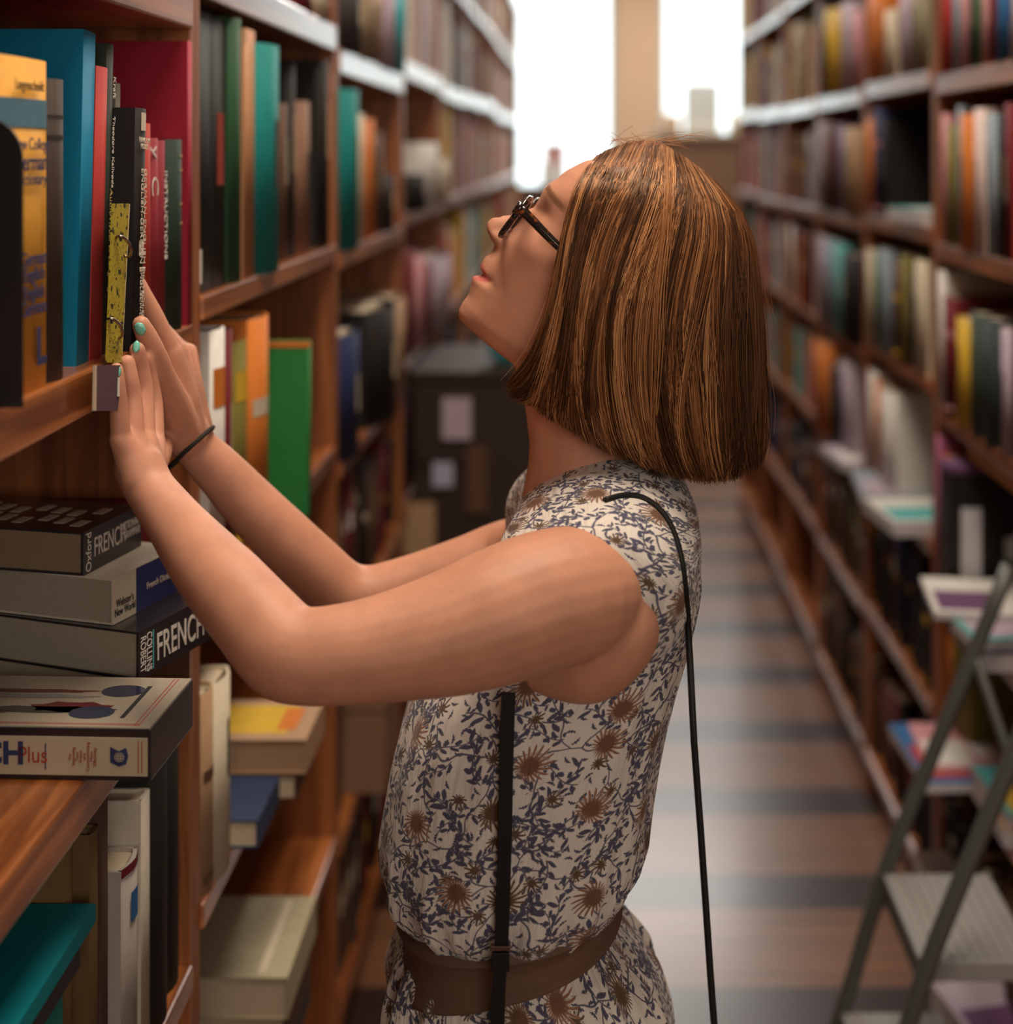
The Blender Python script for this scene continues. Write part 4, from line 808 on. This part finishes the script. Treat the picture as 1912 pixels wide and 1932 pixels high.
def floral():
    m = bpy.data.materials.new('floral_print_cloth'); m.use_nodes = True; nt = m.node_tree; b = nt.nodes['Principled BSDF']; N, L = nt.nodes.new, nt.links.new
    def S(x):  return x
    def mt(op, a, b_=None, c=None, clamp=False):
        n = N('ShaderNodeMath'); n.operation = op; n.use_clamp = clamp
        for i, v in enumerate((a, b_, c)):
            if v is None: continue
            if isinstance(v, (int, float)): n.inputs[i].default_value = v
            else: L(v, n.inputs[i])
        return n.outputs[0]
    def vm(op, a, b_=None, s=None):
        n = N('ShaderNodeVectorMath'); n.operation = op
        for i, v in enumerate((a, b_)):
            if v is None: continue
            if isinstance(v, tuple): n.inputs[i].default_value = v
            else: L(v, n.inputs[i])
        if s is not None: n.inputs['Scale'].default_value = s
        return n
    def less(x, t, w_=.02):
        r = N('ShaderNodeMapRange'); L(x, r.inputs[0]); 
        if isinstance(t, (int, float)): r.inputs[1].default_value = t-w_; r.inputs[2].default_value = t+w_
        else: L(mt('SUBTRACT', t, w_), r.inputs[1]); L(mt('ADD', t, w_), r.inputs[2])
        r.inputs[3].default_value = 1; r.inputs[4].default_value = 0; return r.outputs[0]
    at = N('ShaderNodeAttribute'); at.attribute_name = 'pat'; uv = at.outputs['Vector']
    def cells(scale, off, rnd=.85):
        p = vm('ADD', vm('SCALE', uv, s=scale).outputs[0], off).outputs[0]
        v = N('ShaderNodeTexVoronoi'); v.voronoi_dimensions = '2D'; v.inputs['Scale'].default_value = 1; v.inputs['Randomness'].default_value = rnd; L(p, v.inputs['Vector'])
        d = vm('SUBTRACT', p, v.outputs['Position']).outputs[0]; s = N('ShaderNodeSeparateXYZ'); L(d, s.inputs[0]); c = N('ShaderNodeSeparateColor'); L(v.outputs['Color'], c.inputs[0])
        return s.outputs[0], s.outputs[1], c.outputs[0], c.outputs[1], c.outputs[2], p, v
    # stems: warped cell borders
    wn = N('ShaderNodeTexNoise'); wn.noise_dimensions = '2D'; wn.inputs['Scale'].default_value = 30; wn.inputs['Detail'].default_value = 1; L(uv, wn.inputs['Vector'])
    wv = vm('SCALE', vm('SUBTRACT', wn.outputs['Color'], (.5, .5, .5)).outputs[0], s=.022).outputs[0]; uw = vm('ADD', uv, wv).outputs[0]
    stems = None
    for sc, off in ((19, (0, 0, 0)),):
        p = vm('ADD', vm('SCALE', uw, s=sc).outputs[0], off).outputs[0]; v = N('ShaderNodeTexVoronoi'); v.voronoi_dimensions = '2D'; v.feature = 'DISTANCE_TO_EDGE'; v.inputs['Scale'].default_value = 1; L(p, v.inputs['Vector'])
        stems = less(v.outputs['Distance'], .014, .008)
    blue = stems
    # leaves: three sets of small pointed leaves and pairs of leaflets
    for sc, off, L_, nl, yl in ((15.5, (3.1, 7.7, 0), .46, 6.5, .15), (17.5, (11.3, 2.9, 0), .46, 6, .16), (20, (5.5, 1.2, 0), .45, 5, .17), (24, (8.5, 21.2, 0), .44, 4.5, .19)):
        x, y, c1, c2, c3, p, v = cells(sc, off, .9); an = mt('MULTIPLY', c1, 6.283); ca, sa = mt('COSINE', an), mt('SINE', an)
        lx = mt('ADD', mt('MULTIPLY', x, ca), mt('MULTIPLY', y, sa)); ly = mt('SUBTRACT', mt('MULTIPLY', y, ca), mt('MULTIPLY', x, sa)); ly = mt('ADD', ly, mt('MULTIPLY', mt('SINE', mt('MULTIPLY', lx, 5.5)), .09))
        ay = mt('ABSOLUTE', ly); room = less(mt('ABSOLUTE', lx), L_, .01); st = mt('MULTIPLY', less(ay, .011, .006), room)
        sg = mt('MULTIPLY', mt('SIGN', ly), .25); ph = mt('ADD', mt('MULTIPLY', mt('SUBTRACT', lx, mt('MULTIPLY', ay, .75)), nl), sg); fr_ = mt('SUBTRACT', mt('FRACT', ph), .5); idn = mt('FRACT', mt('MULTIPLY', mt('SINE', mt('MULTIPLY', mt('FLOOR', ph), 12.99)), 43.7))
        yln = mt('MULTIPLY', yl, mt('ADD', .65, mt('MULTIPLY', idn, .5))); q_ = mt('DIVIDE', ay, yln); pf = mt('MULTIPLY', mt('SINE', mt('MULTIPLY', mt('MINIMUM', q_, 1), 3.1416)), .27); lf = mt('MULTIPLY', less(mt('SUBTRACT', mt('ABSOLUTE', fr_), pf), 0, .04), less(q_, .97, .03))
        blue = mt('MAXIMUM', blue, mt('MAXIMUM', st, mt('MULTIPLY', lf, room)))
    for sc, off, ln, wd in ((80, (5.5, 1.2, 0), .36, .12),):
        x, y, c1, c2, c3, p, v = cells(sc, off, .9); an = mt('MULTIPLY', c1, 6.283); ca, sa = mt('COSINE', an), mt('SINE', an)
        lx = mt('ADD', mt('MULTIPLY', x, ca), mt('MULTIPLY', y, sa)); ly = mt('SUBTRACT', mt('MULTIPLY', y, ca), mt('MULTIPLY', x, sa)); ly = mt('ADD', ly, mt('MULTIPLY', mt('MULTIPLY', lx, lx), .9))
        a = mt('DIVIDE', mt('ABSOLUTE', lx), ln); prof = mt('SUBTRACT', 1, mt('MULTIPLY', a, a)); prof = mt('MULTIPLY', prof, mt('ADD', .75, mt('MULTIPLY', mt('SINE', mt('MULTIPLY', lx, 34)), .28)))
        blue = mt('MAXIMUM', blue, mt('MULTIPLY', less(mt('SUBTRACT', mt('ABSOLUTE', ly), mt('MULTIPLY', prof, wd)), 0, .02), less(a, 1, .05)))
    # flower heads: fringed fans in two sizes
    def flower(sc, off, R, npet, keep):
        x, y, c1, c2, c3, p, v = cells(sc, off, .8); r = mt('SQRT', mt('ADD', mt('MULTIPLY', x, x), mt('MULTIPLY', y, y))); an = mt('MULTIPLY', c1, 6.283)
        th = mt('ARCTAN2', y, x); dr = mt('COSINE', mt('SUBTRACT', th, an))
        rr = mt('MULTIPLY', R, mt('ADD', .70, mt('MULTIPLY', dr, .30)))
        fr = mt('SINE', mt('ADD', mt('MULTIPLY', th, npet), mt('MULTIPLY', mt('SINE', mt('MULTIPLY', r, 9)), 1.2)))
        edge = mt('MULTIPLY', rr, mt('ADD', .84, mt('MULTIPLY', fr, .22))); inside = mt('MULTIPLY', less(r, edge, .012), less(c2, keep, .001))
        rays = mt('GREATER_THAN', mt('ADD', fr, mt('MULTIPLY', mt('SUBTRACT', mt('DIVIDE', r, R), .45), -1.6)), -.15)
        cn = N('ShaderNodeTexNoise'); cn.noise_dimensions = '2D'; cn.inputs['Scale'].default_value = 420; L(uv, cn.inputs['Vector'])
        core = less(mt('ADD', r, mt('MULTIPLY', mt('SUBTRACT', cn.outputs['Fac'], .5), .35*R)), mt('MULTIPLY', rr, .52), .03); return inside, mt('MAXIMUM', rays, core), core, c3, r
    f1 = flower(17.5, (2.2, 4.1, 0), .36, 22, .84); f2 = flower(31, (7.2, 9.1, 0), .30, 11, .45)
    base = (.80, .73, .66, 1)
    def mix(f, a, c):
        n = N('ShaderNodeMix'); n.data_type = 'RGBA'; L(f, n.inputs[0])
        for i, v in ((6, a), (7, c)):
            if isinstance(v, tuple): n.inputs[i].default_value = v
            else: L(v, n.inputs[i])
        return n.outputs[2]
    halo = mt('MAXIMUM', f1[0], f2[0])
    col = mix(mt('MULTIPLY', blue, .92), base, (.030, .032, .095, 1))
    col = mix(f2[0], col, mix(f2[1], base, (.13, .08, .05, 1)))
    pet = mix(f1[3], (.14, .085, .05, 1), (.34, .16, .10, 1)); col = mix(f1[0], col, mix(f1[1], (.68, .57, .49, 1), pet)); col = mix(mt('MULTIPLY', f1[0], mt('MULTIPLY', f1[2], .55)), col, (.10, .055, .03, 1))
    L(col, b.inputs['Base Color']); b.inputs['Roughness'].default_value = .85; b.inputs['Specular IOR Level'].default_value = .2; b.inputs['Sheen Weight'].default_value = .15
    n = N('ShaderNodeTexNoise'); n.inputs['Scale'].default_value = 1; n.inputs['Detail'].default_value = 3; mp = N('ShaderNodeMapping'); mp.inputs['Scale'].default_value = (110, 22, 1); L(uv, mp.inputs[0]); L(mp.outputs[0], n.inputs['Vector'])
    bp = N('ShaderNodeBump'); bp.inputs['Strength'].default_value = .8; bp.inputs['Distance'].default_value = .005; L(n.outputs['Fac'], bp.inputs['Height']); L(bp.outputs[0], b.inputs['Normal'])
    return m
FLO = floral(); dm.materials.clear(); dm.materials.append(FLO)
dress = bpy.data.objects.new('dress', dm); COL.objects.link(dress); child(dress)
DR = BVHTree.FromPolygons([v.co[:] for v in dm.vertices], [p.vertices[:] for p in dm.polygons])
# belt
bm = bmesh.new(); br = torso(.009, 1664, 1744, 12, False); br = [[(p[0], p[1], p[2]+(p[0]+.08)*(.10+.14*i/11)) for p in row] for i, row in enumerate(br)]; grid(bm, br); child(obj('belt', bm, mat('brown_belt_cloth', (.16, .085, .055), .7, .3, noise=.1, nscale=80, bump=.2), smooth=True))
# shoes
SHO = mat('black_leather', (.02, .018, .018), .4)
for s_ in (-1, 1):
    bm = bmesh.new(); c = Vector((-.02, YM+s_*.079, 0)); rows = []
    for i in range(14):
        t = i/13; x = .105-.235*t; hw = .036*math.sin(math.pi*min(1, .12+.86*t))**.45; hh = .07*(1-t)+.035*t if t < .25 or t > .6 else .05
        rows.append([(x, c.y+hw*math.cos(2*math.pi*k/20), .001+max(0, hh*(.5+.5*math.sin(2*math.pi*k/20)))) for k in range(20)])
    grid(bm, rows); child(obj('shoe', bm, SHO, smooth=True))
# armhole and neckline piping that follows the cloth
def piping(name, px_pts, r_, m, off, n=60, bvh=None):
    pts = spline([Vector((a, b, 0)) for a, b in px_pts], n); out = []
    for q in pts:
        p, nn = raycam(bvh or DR, q.x, q.y, off)
        if p is not None: out.append(p)
    bm = bmesh.new(); tube(bm, out, r_, 6); return child(obj(name, bm, m))
# ------------------------------------------------------------------ hair
G = [[(1128, 292), (1096, 335), (1076, 385), (1062, 440), (1052, 500), (1040, 560), (1022, 620), (996, 678), (950, 730)],
     [(1150, 280), (1115, 335), (1092, 400), (1076, 470), (1062, 540), (1048, 610), (1030, 680), (1002, 740), (975, 752)],
     [(1185, 268), (1145, 340), (1112, 415), (1090, 490), (1075, 570), (1062, 650), (1048, 720), (1040, 770), (1035, 790)],
     [(1215, 263), (1182, 340), (1145, 415), (1115, 500), (1097, 590), (1088, 670), (1085, 740), (1092, 800), (1105, 832)],
     [(1235, 265), (1215, 340), (1180, 420), (1148, 510), (1130, 600), (1128, 690), (1135, 770), (1150, 830), (1170, 862)],
     [(1252, 272), (1248, 345), (1222, 430), (1190, 520), (1172, 620), (1172, 710), (1185, 790), (1205, 850), (1228, 882)],
     [(1272, 282), (1285, 355), (1270, 440), (1240, 540), (1225, 640), (1225, 730), (1235, 810), (1255, 870), (1275, 902)],
     [(1292, 295), (1325, 370), (1322, 450), (1300, 550), (1288, 650), (1288, 740), (1295, 820), (1310, 880), (1322, 908)],
     [(1312, 310), (1360, 385), (1370, 460), (1358, 560), (1350, 660), (1350, 750), (1352, 830), (1358, 885), (1362, 910)],
     [(1328, 322), (1385, 395), (1405, 470), (1408, 560), (1408, 660), (1408, 750), (1405, 830), (1402, 875), (1398, 900)],
     [(1340, 332), (1400, 400), (1430, 480), (1441, 570), (1447, 660), (1450, 740), (1450, 800), (1444, 850), (1436, 880)]]
GA = np.array([[tuple(v)[:2] for v in spline([Vector((a, b, 0)) for a, b in g], 16)] for g in G])
WM_ = np.array([.076, .082, .089, .094, .098, .099, .097, .090, .076, .052, .020])
HG = np.zeros((150, 150))
for j in range(150):
    for i in range(150):
        q = P(900+4*i, 240+4*j, YM-.05); h = BODY.ray_cast(Vector((q.x, YM-.3, q.z)), Vector((0, 1, 0)))
        if h[0] is not None and h[0].y < YM: HG[j, i] = YM-h[0].y
HG[int((820-240)/4):, :] = 0
def strand(s, side, layer, n=16, jit=(0, 0), cut=1.0, drift=0):
    """px path at fraction s from face to nape; layer 0 outside .. 1 inside"""
    tk = np.linspace(0, 1, 16); fv = np.clip(s+drift*np.sin(tk*5.5+s*9)*np.clip(s*8, 0, 1)*np.clip((1-s)*8, 0, 1), 0, 1)*(len(G)-1); iv = np.minimum(fv.astype(int), len(G)-2); fv = fv-iv; kk = np.arange(16)
    p = GA[iv, kk]*(1-fv[:, None])+GA[iv+1, kk]*fv[:, None]; wk = WM_[iv]*(1-fv)+WM_[iv+1]*fv; wv = np.interp(np.linspace(0, cut, n), tk, wk)
    t = np.linspace(0, cut, n); pxs = np.interp(t, np.linspace(0, 1, 16), p[:, 0]); pys = np.interp(t, np.linspace(0, 1, 16), p[:, 1])
    ft = np.minimum(1, t/.42)**.55; ft = ft*(1-.18*np.clip((t-.7)/.3, 0, 1)**2)
    wv = wv*ft*(1-.16*layer)+.002
    cx, cy = 1240, 560
    pxs = pxs+(cx-pxs)*layer*.06*np.clip(t*3, 0, 1)+jit[0]*t; pys = pys+(cy-pys)*layer*.05*np.clip(1-t, 0, 1)+jit[1]*t
    Y = YM-side*wv
    if HG is not None:
        gx = (pxs-900)/4; gy = (pys-240)/4; gi = np.clip(gx.astype(int), 0, 149); gj = np.clip(gy.astype(int), 0, 149); need = HG[gj, gi]+.0035+.006*(1-layer)*np.clip(t*6, 0, 1)
        wv = np.where(need > .004, np.maximum(wv, need), wv); k_ = np.array([.25, .5, .25]); wv[1:-1] = np.maximum(np.convolve(wv, k_, 'same')[1:-1], need[1:-1]); Y = YM-side*wv
    return np.stack([(pxs-VX)*(Y if side > 0 else YM-0*wv)/F, Y, EYE-(pys-VY)*(Y if side > 0 else YM)/F], 1)
NS = 17000; rng = np.random.default_rng(3)
nclump = 300; cs = rng.uniform(0, 1, nclump); cj = rng.normal(0, 1, (nclump, 4)); ctone = rng.uniform(0, 1, nclump)
Vh, Fh, Ch = [], [], []; n = 16; seg = 3; vo_ = 0
phs = np.array([0, 2.094, 4.189]); fa = np.array([[i*3+k, i*3+(k+1) % 3, (i+1)*3+(k+1) % 3, (i+1)*3+k] for i in range(n-1) for k in range(3)])
PAL = np.array([[.045, .018, .009], [.17, .064, .025], [.38, .155, .058], [.70, .36, .155]])
for q in range(NS):
    c = rng.integers(nclump); side = 1 if rng.random() < .74 else -1
    s = np.clip(cs[c]+rng.normal(0, .010), 0, 1); lay = abs(rng.normal(0, .30))+.25*abs(cj[c, 3])*.5
    cut = 1-abs(rng.normal(0, .022))-.03*abs(cj[c, 1])*(s > .12) if rng.random() < .9 else rng.uniform(.72, 1)
    p = strand(s, side, min(lay, 1), n, (cj[c, 0]*7+rng.normal(0, 3.0), cj[c, 1]*3+rng.normal(0, 4)), cut, cj[c, 2]*.022+rng.normal(0, .006)); tq = np.linspace(0, 1, n); p[:, 1] -= side*(.0022*cj[c, 0]*np.sin(tq*3.1)+.0012*cj[c, 3]*tq)
    tt_ = np.linspace(0, 1, n); p[:, 0] += .0012*np.sin(tt_*5+cj[c, 2]*3)*tt_+rng.normal(0, .0007)*np.sin(tt_*8+rng.uniform(0, 6)); p[:, 1] += .0015*np.sin(tt_*6+cj[c, 1]*4)*tt_
    tg = np.gradient(p, axis=0); tg /= np.linalg.norm(tg, axis=1)[:, None]+1e-9; a = np.cross(tg, [0, 1, .1]); a /= np.linalg.norm(a, axis=1)[:, None]+1e-9; b2 = np.cross(tg, a)
    rad = (.00042 if rng.random() < .8 else .0006)*(1-.75*tt_**6)*np.minimum(1, .45+tt_*6)
    ring = p[:, None, :]+(a[:, None, :]*np.cos(phs)[None, :, None]+b2[:, None, :]*np.sin(phs)[None, :, None])*rad[:, None, None]
    Vh.append(ring.reshape(-1, 3)); Fh.append(fa+vo_); vo_ += n*3
    tn = np.clip(ctone[c]**1.4*2.8+rng.normal(0, .4), 0, 2.99); ti = int(tn); tf_ = tn-ti; Ch.append(np.repeat((PAL[ti]*(1-tf_)+PAL[min(ti+1, 3)]*tf_)[None], n*3, 0))
for q in range(70):      # flyaway hairs round the crown and down the back
    if q < 40: a0 = P(1150+rng.uniform(0, 110), 285-rng.uniform(8, 22), YM-rng.uniform(-.02, .04)); d0 = Vector((rng.uniform(-.02, .05), rng.uniform(-.02, .02), rng.uniform(.004, .020))); sag = .014
    else: a0 = P(1436+rng.uniform(-4, 10), rng.uniform(430, 760), YM-rng.uniform(-.02, .03)); d0 = Vector((rng.uniform(.001, .010), 0, -rng.uniform(.03, .08))); sag = .0
    tt_ = np.linspace(0, 1, n); p = np.array(a0)[None]+np.array(d0)[None]*tt_[:, None]; p[:, 2] -= sag*tt_**2*rng.uniform(.3, 1.4); p[:, 0] += .003*np.sin(tt_*3.1)*rng.normal()
    tg = np.gradient(p, axis=0); tg /= np.linalg.norm(tg, axis=1)[:, None]+1e-9; a = np.cross(tg, [0, 1, .1]); a /= np.linalg.norm(a, axis=1)[:, None]+1e-9; b2 = np.cross(tg, a)
    ring = p[:, None, :]+(a[:, None, :]*np.cos(phs)[None, :, None]+b2[:, None, :]*np.sin(phs)[None, :, None])*.00022
    Vh.append(ring.reshape(-1, 3)); Fh.append(fa+vo_); vo_ += n*3; Ch.append(np.repeat(PAL[2][None], n*3, 0))
Vh = np.concatenate(Vh); Fh = np.concatenate(Fh); Ch = np.concatenate(Ch)
def fastmesh(name, V, F4):
    me = bpy.data.meshes.new(name); me.vertices.add(len(V)); me.vertices.foreach_set('co', V.astype(np.float32).ravel()); me.loops.add(F4.size); me.loops.foreach_set('vertex_index', F4.astype(np.int32).ravel())
    me.polygons.add(len(F4)); me.polygons.foreach_set('loop_start', np.arange(0, F4.size, 4, dtype=np.int32)); me.polygons.foreach_set('use_smooth', np.ones(len(F4), bool)); me.update(calc_edges=True); return me
hme = fastmesh('hair', Vh, Fh); at = hme.color_attributes.new('tone', 'FLOAT_COLOR', 'POINT'); at.data.foreach_set('color', np.concatenate([Ch, np.ones((len(Ch), 1))], 1).astype(np.float32).ravel())
HM = bpy.data.materials.new('hair'); HM.use_nodes = True; nt = HM.node_tree; b = nt.nodes['Principled BSDF']; a_ = nt.nodes.new('ShaderNodeAttribute'); a_.attribute_name = 'tone'; nt.links.new(a_.outputs['Color'], b.inputs['Base Color'])
b.inputs['Roughness'].default_value = .40; b.inputs['Specular IOR Level'].default_value = .45; b.inputs['Specular Tint'].default_value = (1, .72, .5, 1)
hme.materials.append(HM); hair = bpy.data.objects.new('hair', hme); COL.objects.link(hair); child(hair)
# the hair mass beneath the strands
ns, ntt = 60, 26; SV = []
for side in (1, -1):
    SV.append(np.array([strand(i/(ns-1), side, .55, ntt, (0, 0), .93) for i in range(ns)]))
VV = np.concatenate([SV[0], SV[1][::-1]]); m_ = VV.shape[0]; FF = np.array([[i*ntt+j, ((i+1) % m_)*ntt+j, ((i+1) % m_)*ntt+j+1, i*ntt+j+1] for i in range(m_) for j in range(ntt-1) if i != m_-1])
sme = fastmesh('hair_mass', VV.reshape(-1, 3), FF); at = sme.color_attributes.new('tone', 'FLOAT_COLOR', 'POINT'); at.data.foreach_set('color', np.tile(np.array([.10, .042, .02, 1], np.float32), len(sme.vertices))); sme.materials.append(HM)
so = bpy.data.objects.new('hair_mass', sme); COL.objects.link(so); so.parent = hair
# ------------------------------------------------------------------ glasses
gl = empty('glasses', (0, 0, 0)); TOR = bpy.data.materials.new('tortoiseshell'); TOR.use_nodes = True; nt = TOR.node_tree; b = nt.nodes['Principled BSDF']; tc = nt.nodes.new('ShaderNodeTexCoord'); nz = nt.nodes.new('ShaderNodeTexNoise'); nz.inputs['Scale'].default_value = 130; nt.links.new(tc.outputs['Object'], nz.inputs['Vector'])
cr = nt.nodes.new('ShaderNodeValToRGB'); cr.color_ramp.elements[0].position = .56; cr.color_ramp.elements[0].color = (.016, .009, .008, 1); cr.color_ramp.elements[1].position = .70; cr.color_ramp.elements[1].color = (.30, .075, .02, 1); nt.links.new(nz.outputs['Fac'], cr.inputs[0]); nt.links.new(cr.outputs[0], b.inputs['Base Color']); b.inputs['Roughness'].default_value = .14; b.inputs['Coat Weight'].default_value = .6
LENS = bpy.data.materials.new('lens'); LENS.use_nodes = True; lb = LENS.node_tree.nodes['Principled BSDF']; lb.inputs['Transmission Weight'].default_value = 1; lb.inputs['IOR'].default_value = 1.12; lb.inputs['Roughness'].default_value = 0; lb.inputs['Base Color'].default_value = (.93, .93, .93, 1)
bt = LOC(943, 446, .034); tp = LOC(1001, 370, .034); ax = Vector((tp[0]-bt[0], tp[1]-bt[1])); ln = ax.length; ax.normalize(); mid = ((tp[0]+bt[0])/2, (tp[1]+bt[1])/2)
def GP(w_, s_): return H(mid[0]+ax.x*s_-(abs(w_)/.065)**2*.004+.13*(w_-.034), mid[1]+ax.y*s_, w_)
for sd in (1, -1):
    loop = []
    for k in range(40):
        a = 2*math.pi*k/40; e = 2/3.2; loop.append(GP(sd*(.0345+.0255*math.copysign(abs(math.cos(a))**e, math.cos(a))), (ln/2-.002)*math.copysign(abs(math.sin(a))**e, math.sin(a))))
    bm = bmesh.new(); tube(bm, loop+[loop[0]], .0030, 8, cap=False); obj('rim', bm, TOR, gl)
    bm = bmesh.new(); vs = [bm.verts.new(p) for p in loop]; vs2 = [bm.verts.new(p-FW*.0012) for p in loop]; bm.faces.new(vs); bm.faces.new(vs2[::-1])
    for k in range(40): bm.faces.new((vs[k], vs2[k], vs2[(k+1) % 40], vs[(k+1) % 40]))
    obj('lens', bm, LENS, gl)
    hg = GP(sd*.061, ln*.20); e1 = LOC(1056, 467, .070); ear = H(e1[0]-.028, e1[1]-.002, sd*.070); mid2 = H(e1[0], e1[1], sd*.070)
    bm = bmesh.new(); tube(bm, spline([hg, hg+FW*-.006+Vector((0, -sd*.004, 0)), mid2, ear, ear-FW*.02-UP*.02], 24), [.0054]*3+[.0048-.0024*i/20 for i in range(21)], 8, flat=.42, ref=UP); obj('temple', bm, TOR, gl)
    bm = bmesh.new(); tube(bm, [hg+UP*.006+FW*.001, hg-UP*.006+FW*.001], .0042, 8); obj('hinge', bm, TOR, gl)
bm = bmesh.new(); tube(bm, spline([GP(.010, .006), GP(0, .009)+FW*.002, GP(-.010, .006)], 10), .0023, 8); obj('bridge', bm, TOR, gl)
tag(gl, 'tortoiseshell glasses on the woman looking up at the shelf', 'glasses')
# ------------------------------------------------------------------ hair tie at the far wrist
c = P(360, 845, 1.386); axs = (P(420, 895, 1.410)-P(350, 812, 1.388)).normalized(); a = Vector((0, 1, 0)); a = (a-axs*a.dot(axs)).normalized(); b2 = axs.cross(a); axt = (axs+Vector((0.0, -.35, .25))).normalized(); a = (a-axt*a.dot(axt)).normalized(); b2 = axt.cross(a)
bm = bmesh.new(); tube(bm, [c+(a*math.cos(t)+b2*math.sin(t))*.0290 for t in [2*math.pi*k/40 for k in range(41)]], .0022, 8, cap=False); tag(obj('hair_tie', bm, mat('black_elastic', (.018, .014, .012), .8)), 'black elastic hair tie worn around the far wrist', 'hair tie')
# ------------------------------------------------------------------ shoulder bag with its long strap
bag = empty('shoulder_bag', (.02, 1.10, .5)); BI = Matrix.Translation(-Vector(bag.location)); LEA = mat('black_strap_leather', (.012, .011, .010), .5, .3)
def bagc(o): o.parent = bag; o.matrix_parent_inverse = BI; return o
def ribbon(pts, wdt, th_, nrm):
    bm = bmesh.new(); rows = []
    for i, p in enumerate(pts):
        t = (pts[min(i+1, len(pts)-1)]-pts[max(i-1, 0)]).normalized(); n_ = nrm[i]; n_ = (n_-t*n_.dot(t)).normalized(); s_ = t.cross(n_)
        rows.append([p+s_*wdt/2+n_*th_, p-s_*wdt/2+n_*th_, p-s_*wdt/2, p+s_*wdt/2])
    grid(bm, rows); return bm
fp, fn = [], []
for q in spline([Vector((a, b, 0)) for a, b in ((962, 1290), (959, 1360), (956, 1450), (954, 1560), (951, 1660), (948, 1760), (944, 1860), (941, 1932))], 40):
    p, n_ = raycam(DR, q.x, q.y, .003); fp.append(p); fn.append(Vector((0, -1, .0)))
for i in range(40): fp[i].y = min(fp[i].y, 1.178)
top = [Vector((-.030, 1.205, 1.16)), Vector((-.045, 1.19, 1.12))]
fend = fp[-1].copy(); fp = fp+[fend.lerp(Vector((-.07, 1.13, .62)), k/4) for k in range(1, 5)]; fn += [Vector((0, -1, 0))]*4
bagc(obj('front_strap', ribbon(fp, .0118, .0022, fn), LEA))
bk = []; bn = []
for q in spline([Vector((a, b, 0)) for a, b in ((1140, 945), (1172, 936), (1205, 937), (1235, 953), (1262, 985), (1281, 1035), (1292, 1100), (1298, 1170))], 26):
    p, n_ = raycam(DR, q.x, q.y, .0015)
    if p is None: continue
    bk.append(p); bn.append(n_)
e = bk[-1]
for q in ((1303, 1260), (1310, 1400), (1322, 1560), (1333, 1720), (1341, 1840), (1348, 1932)): bk.append(P(q[0], q[1], 1.20-.03*(q[1]-1260)/700)); bn.append(Vector((-1, -.35, 0)))
bk.append(Vector((.112, 1.14, .62))); bn.append(Vector((-1, -.35, 0)))
bm = bmesh.new(); tube(bm, bk, .0030, 8, flat=.8); bagc(obj('rear_strap', bm, LEA))
bc_ = fp[32].copy() if False else P(945, 1785, fp[30].y-.003); bm = bmesh.new(); box_bm(bm, bc_.x-.0085, bc_.x+.0085, bc_.y-.004, bc_.y+.001, bc_.z-.002, bc_.z+.002, 0, .0006); bagc(obj('buckle', bm, METAL))
bm = bmesh.new(); box_bm(bm, bc_.x-.0075, bc_.x+.0075, bc_.y-.0035, bc_.y, bc_.z-.02, bc_.z-.004, 0, .0008); bagc(obj('strap_keeper', bm, LEA))
bm = bmesh.new(); box_bm(bm, -.08, .125, 1.085, 1.135, .44, .62, 0, .012); bagc(obj('pouch', bm, LEA)); bm = bmesh.new(); box_bm(bm, -.082, .127, 1.080, 1.137, .54, .625, 0, .012); bagc(obj('flap', bm, LEA))
tag(bag, 'small black shoulder bag on a long thin strap over the floral dress', 'bag')
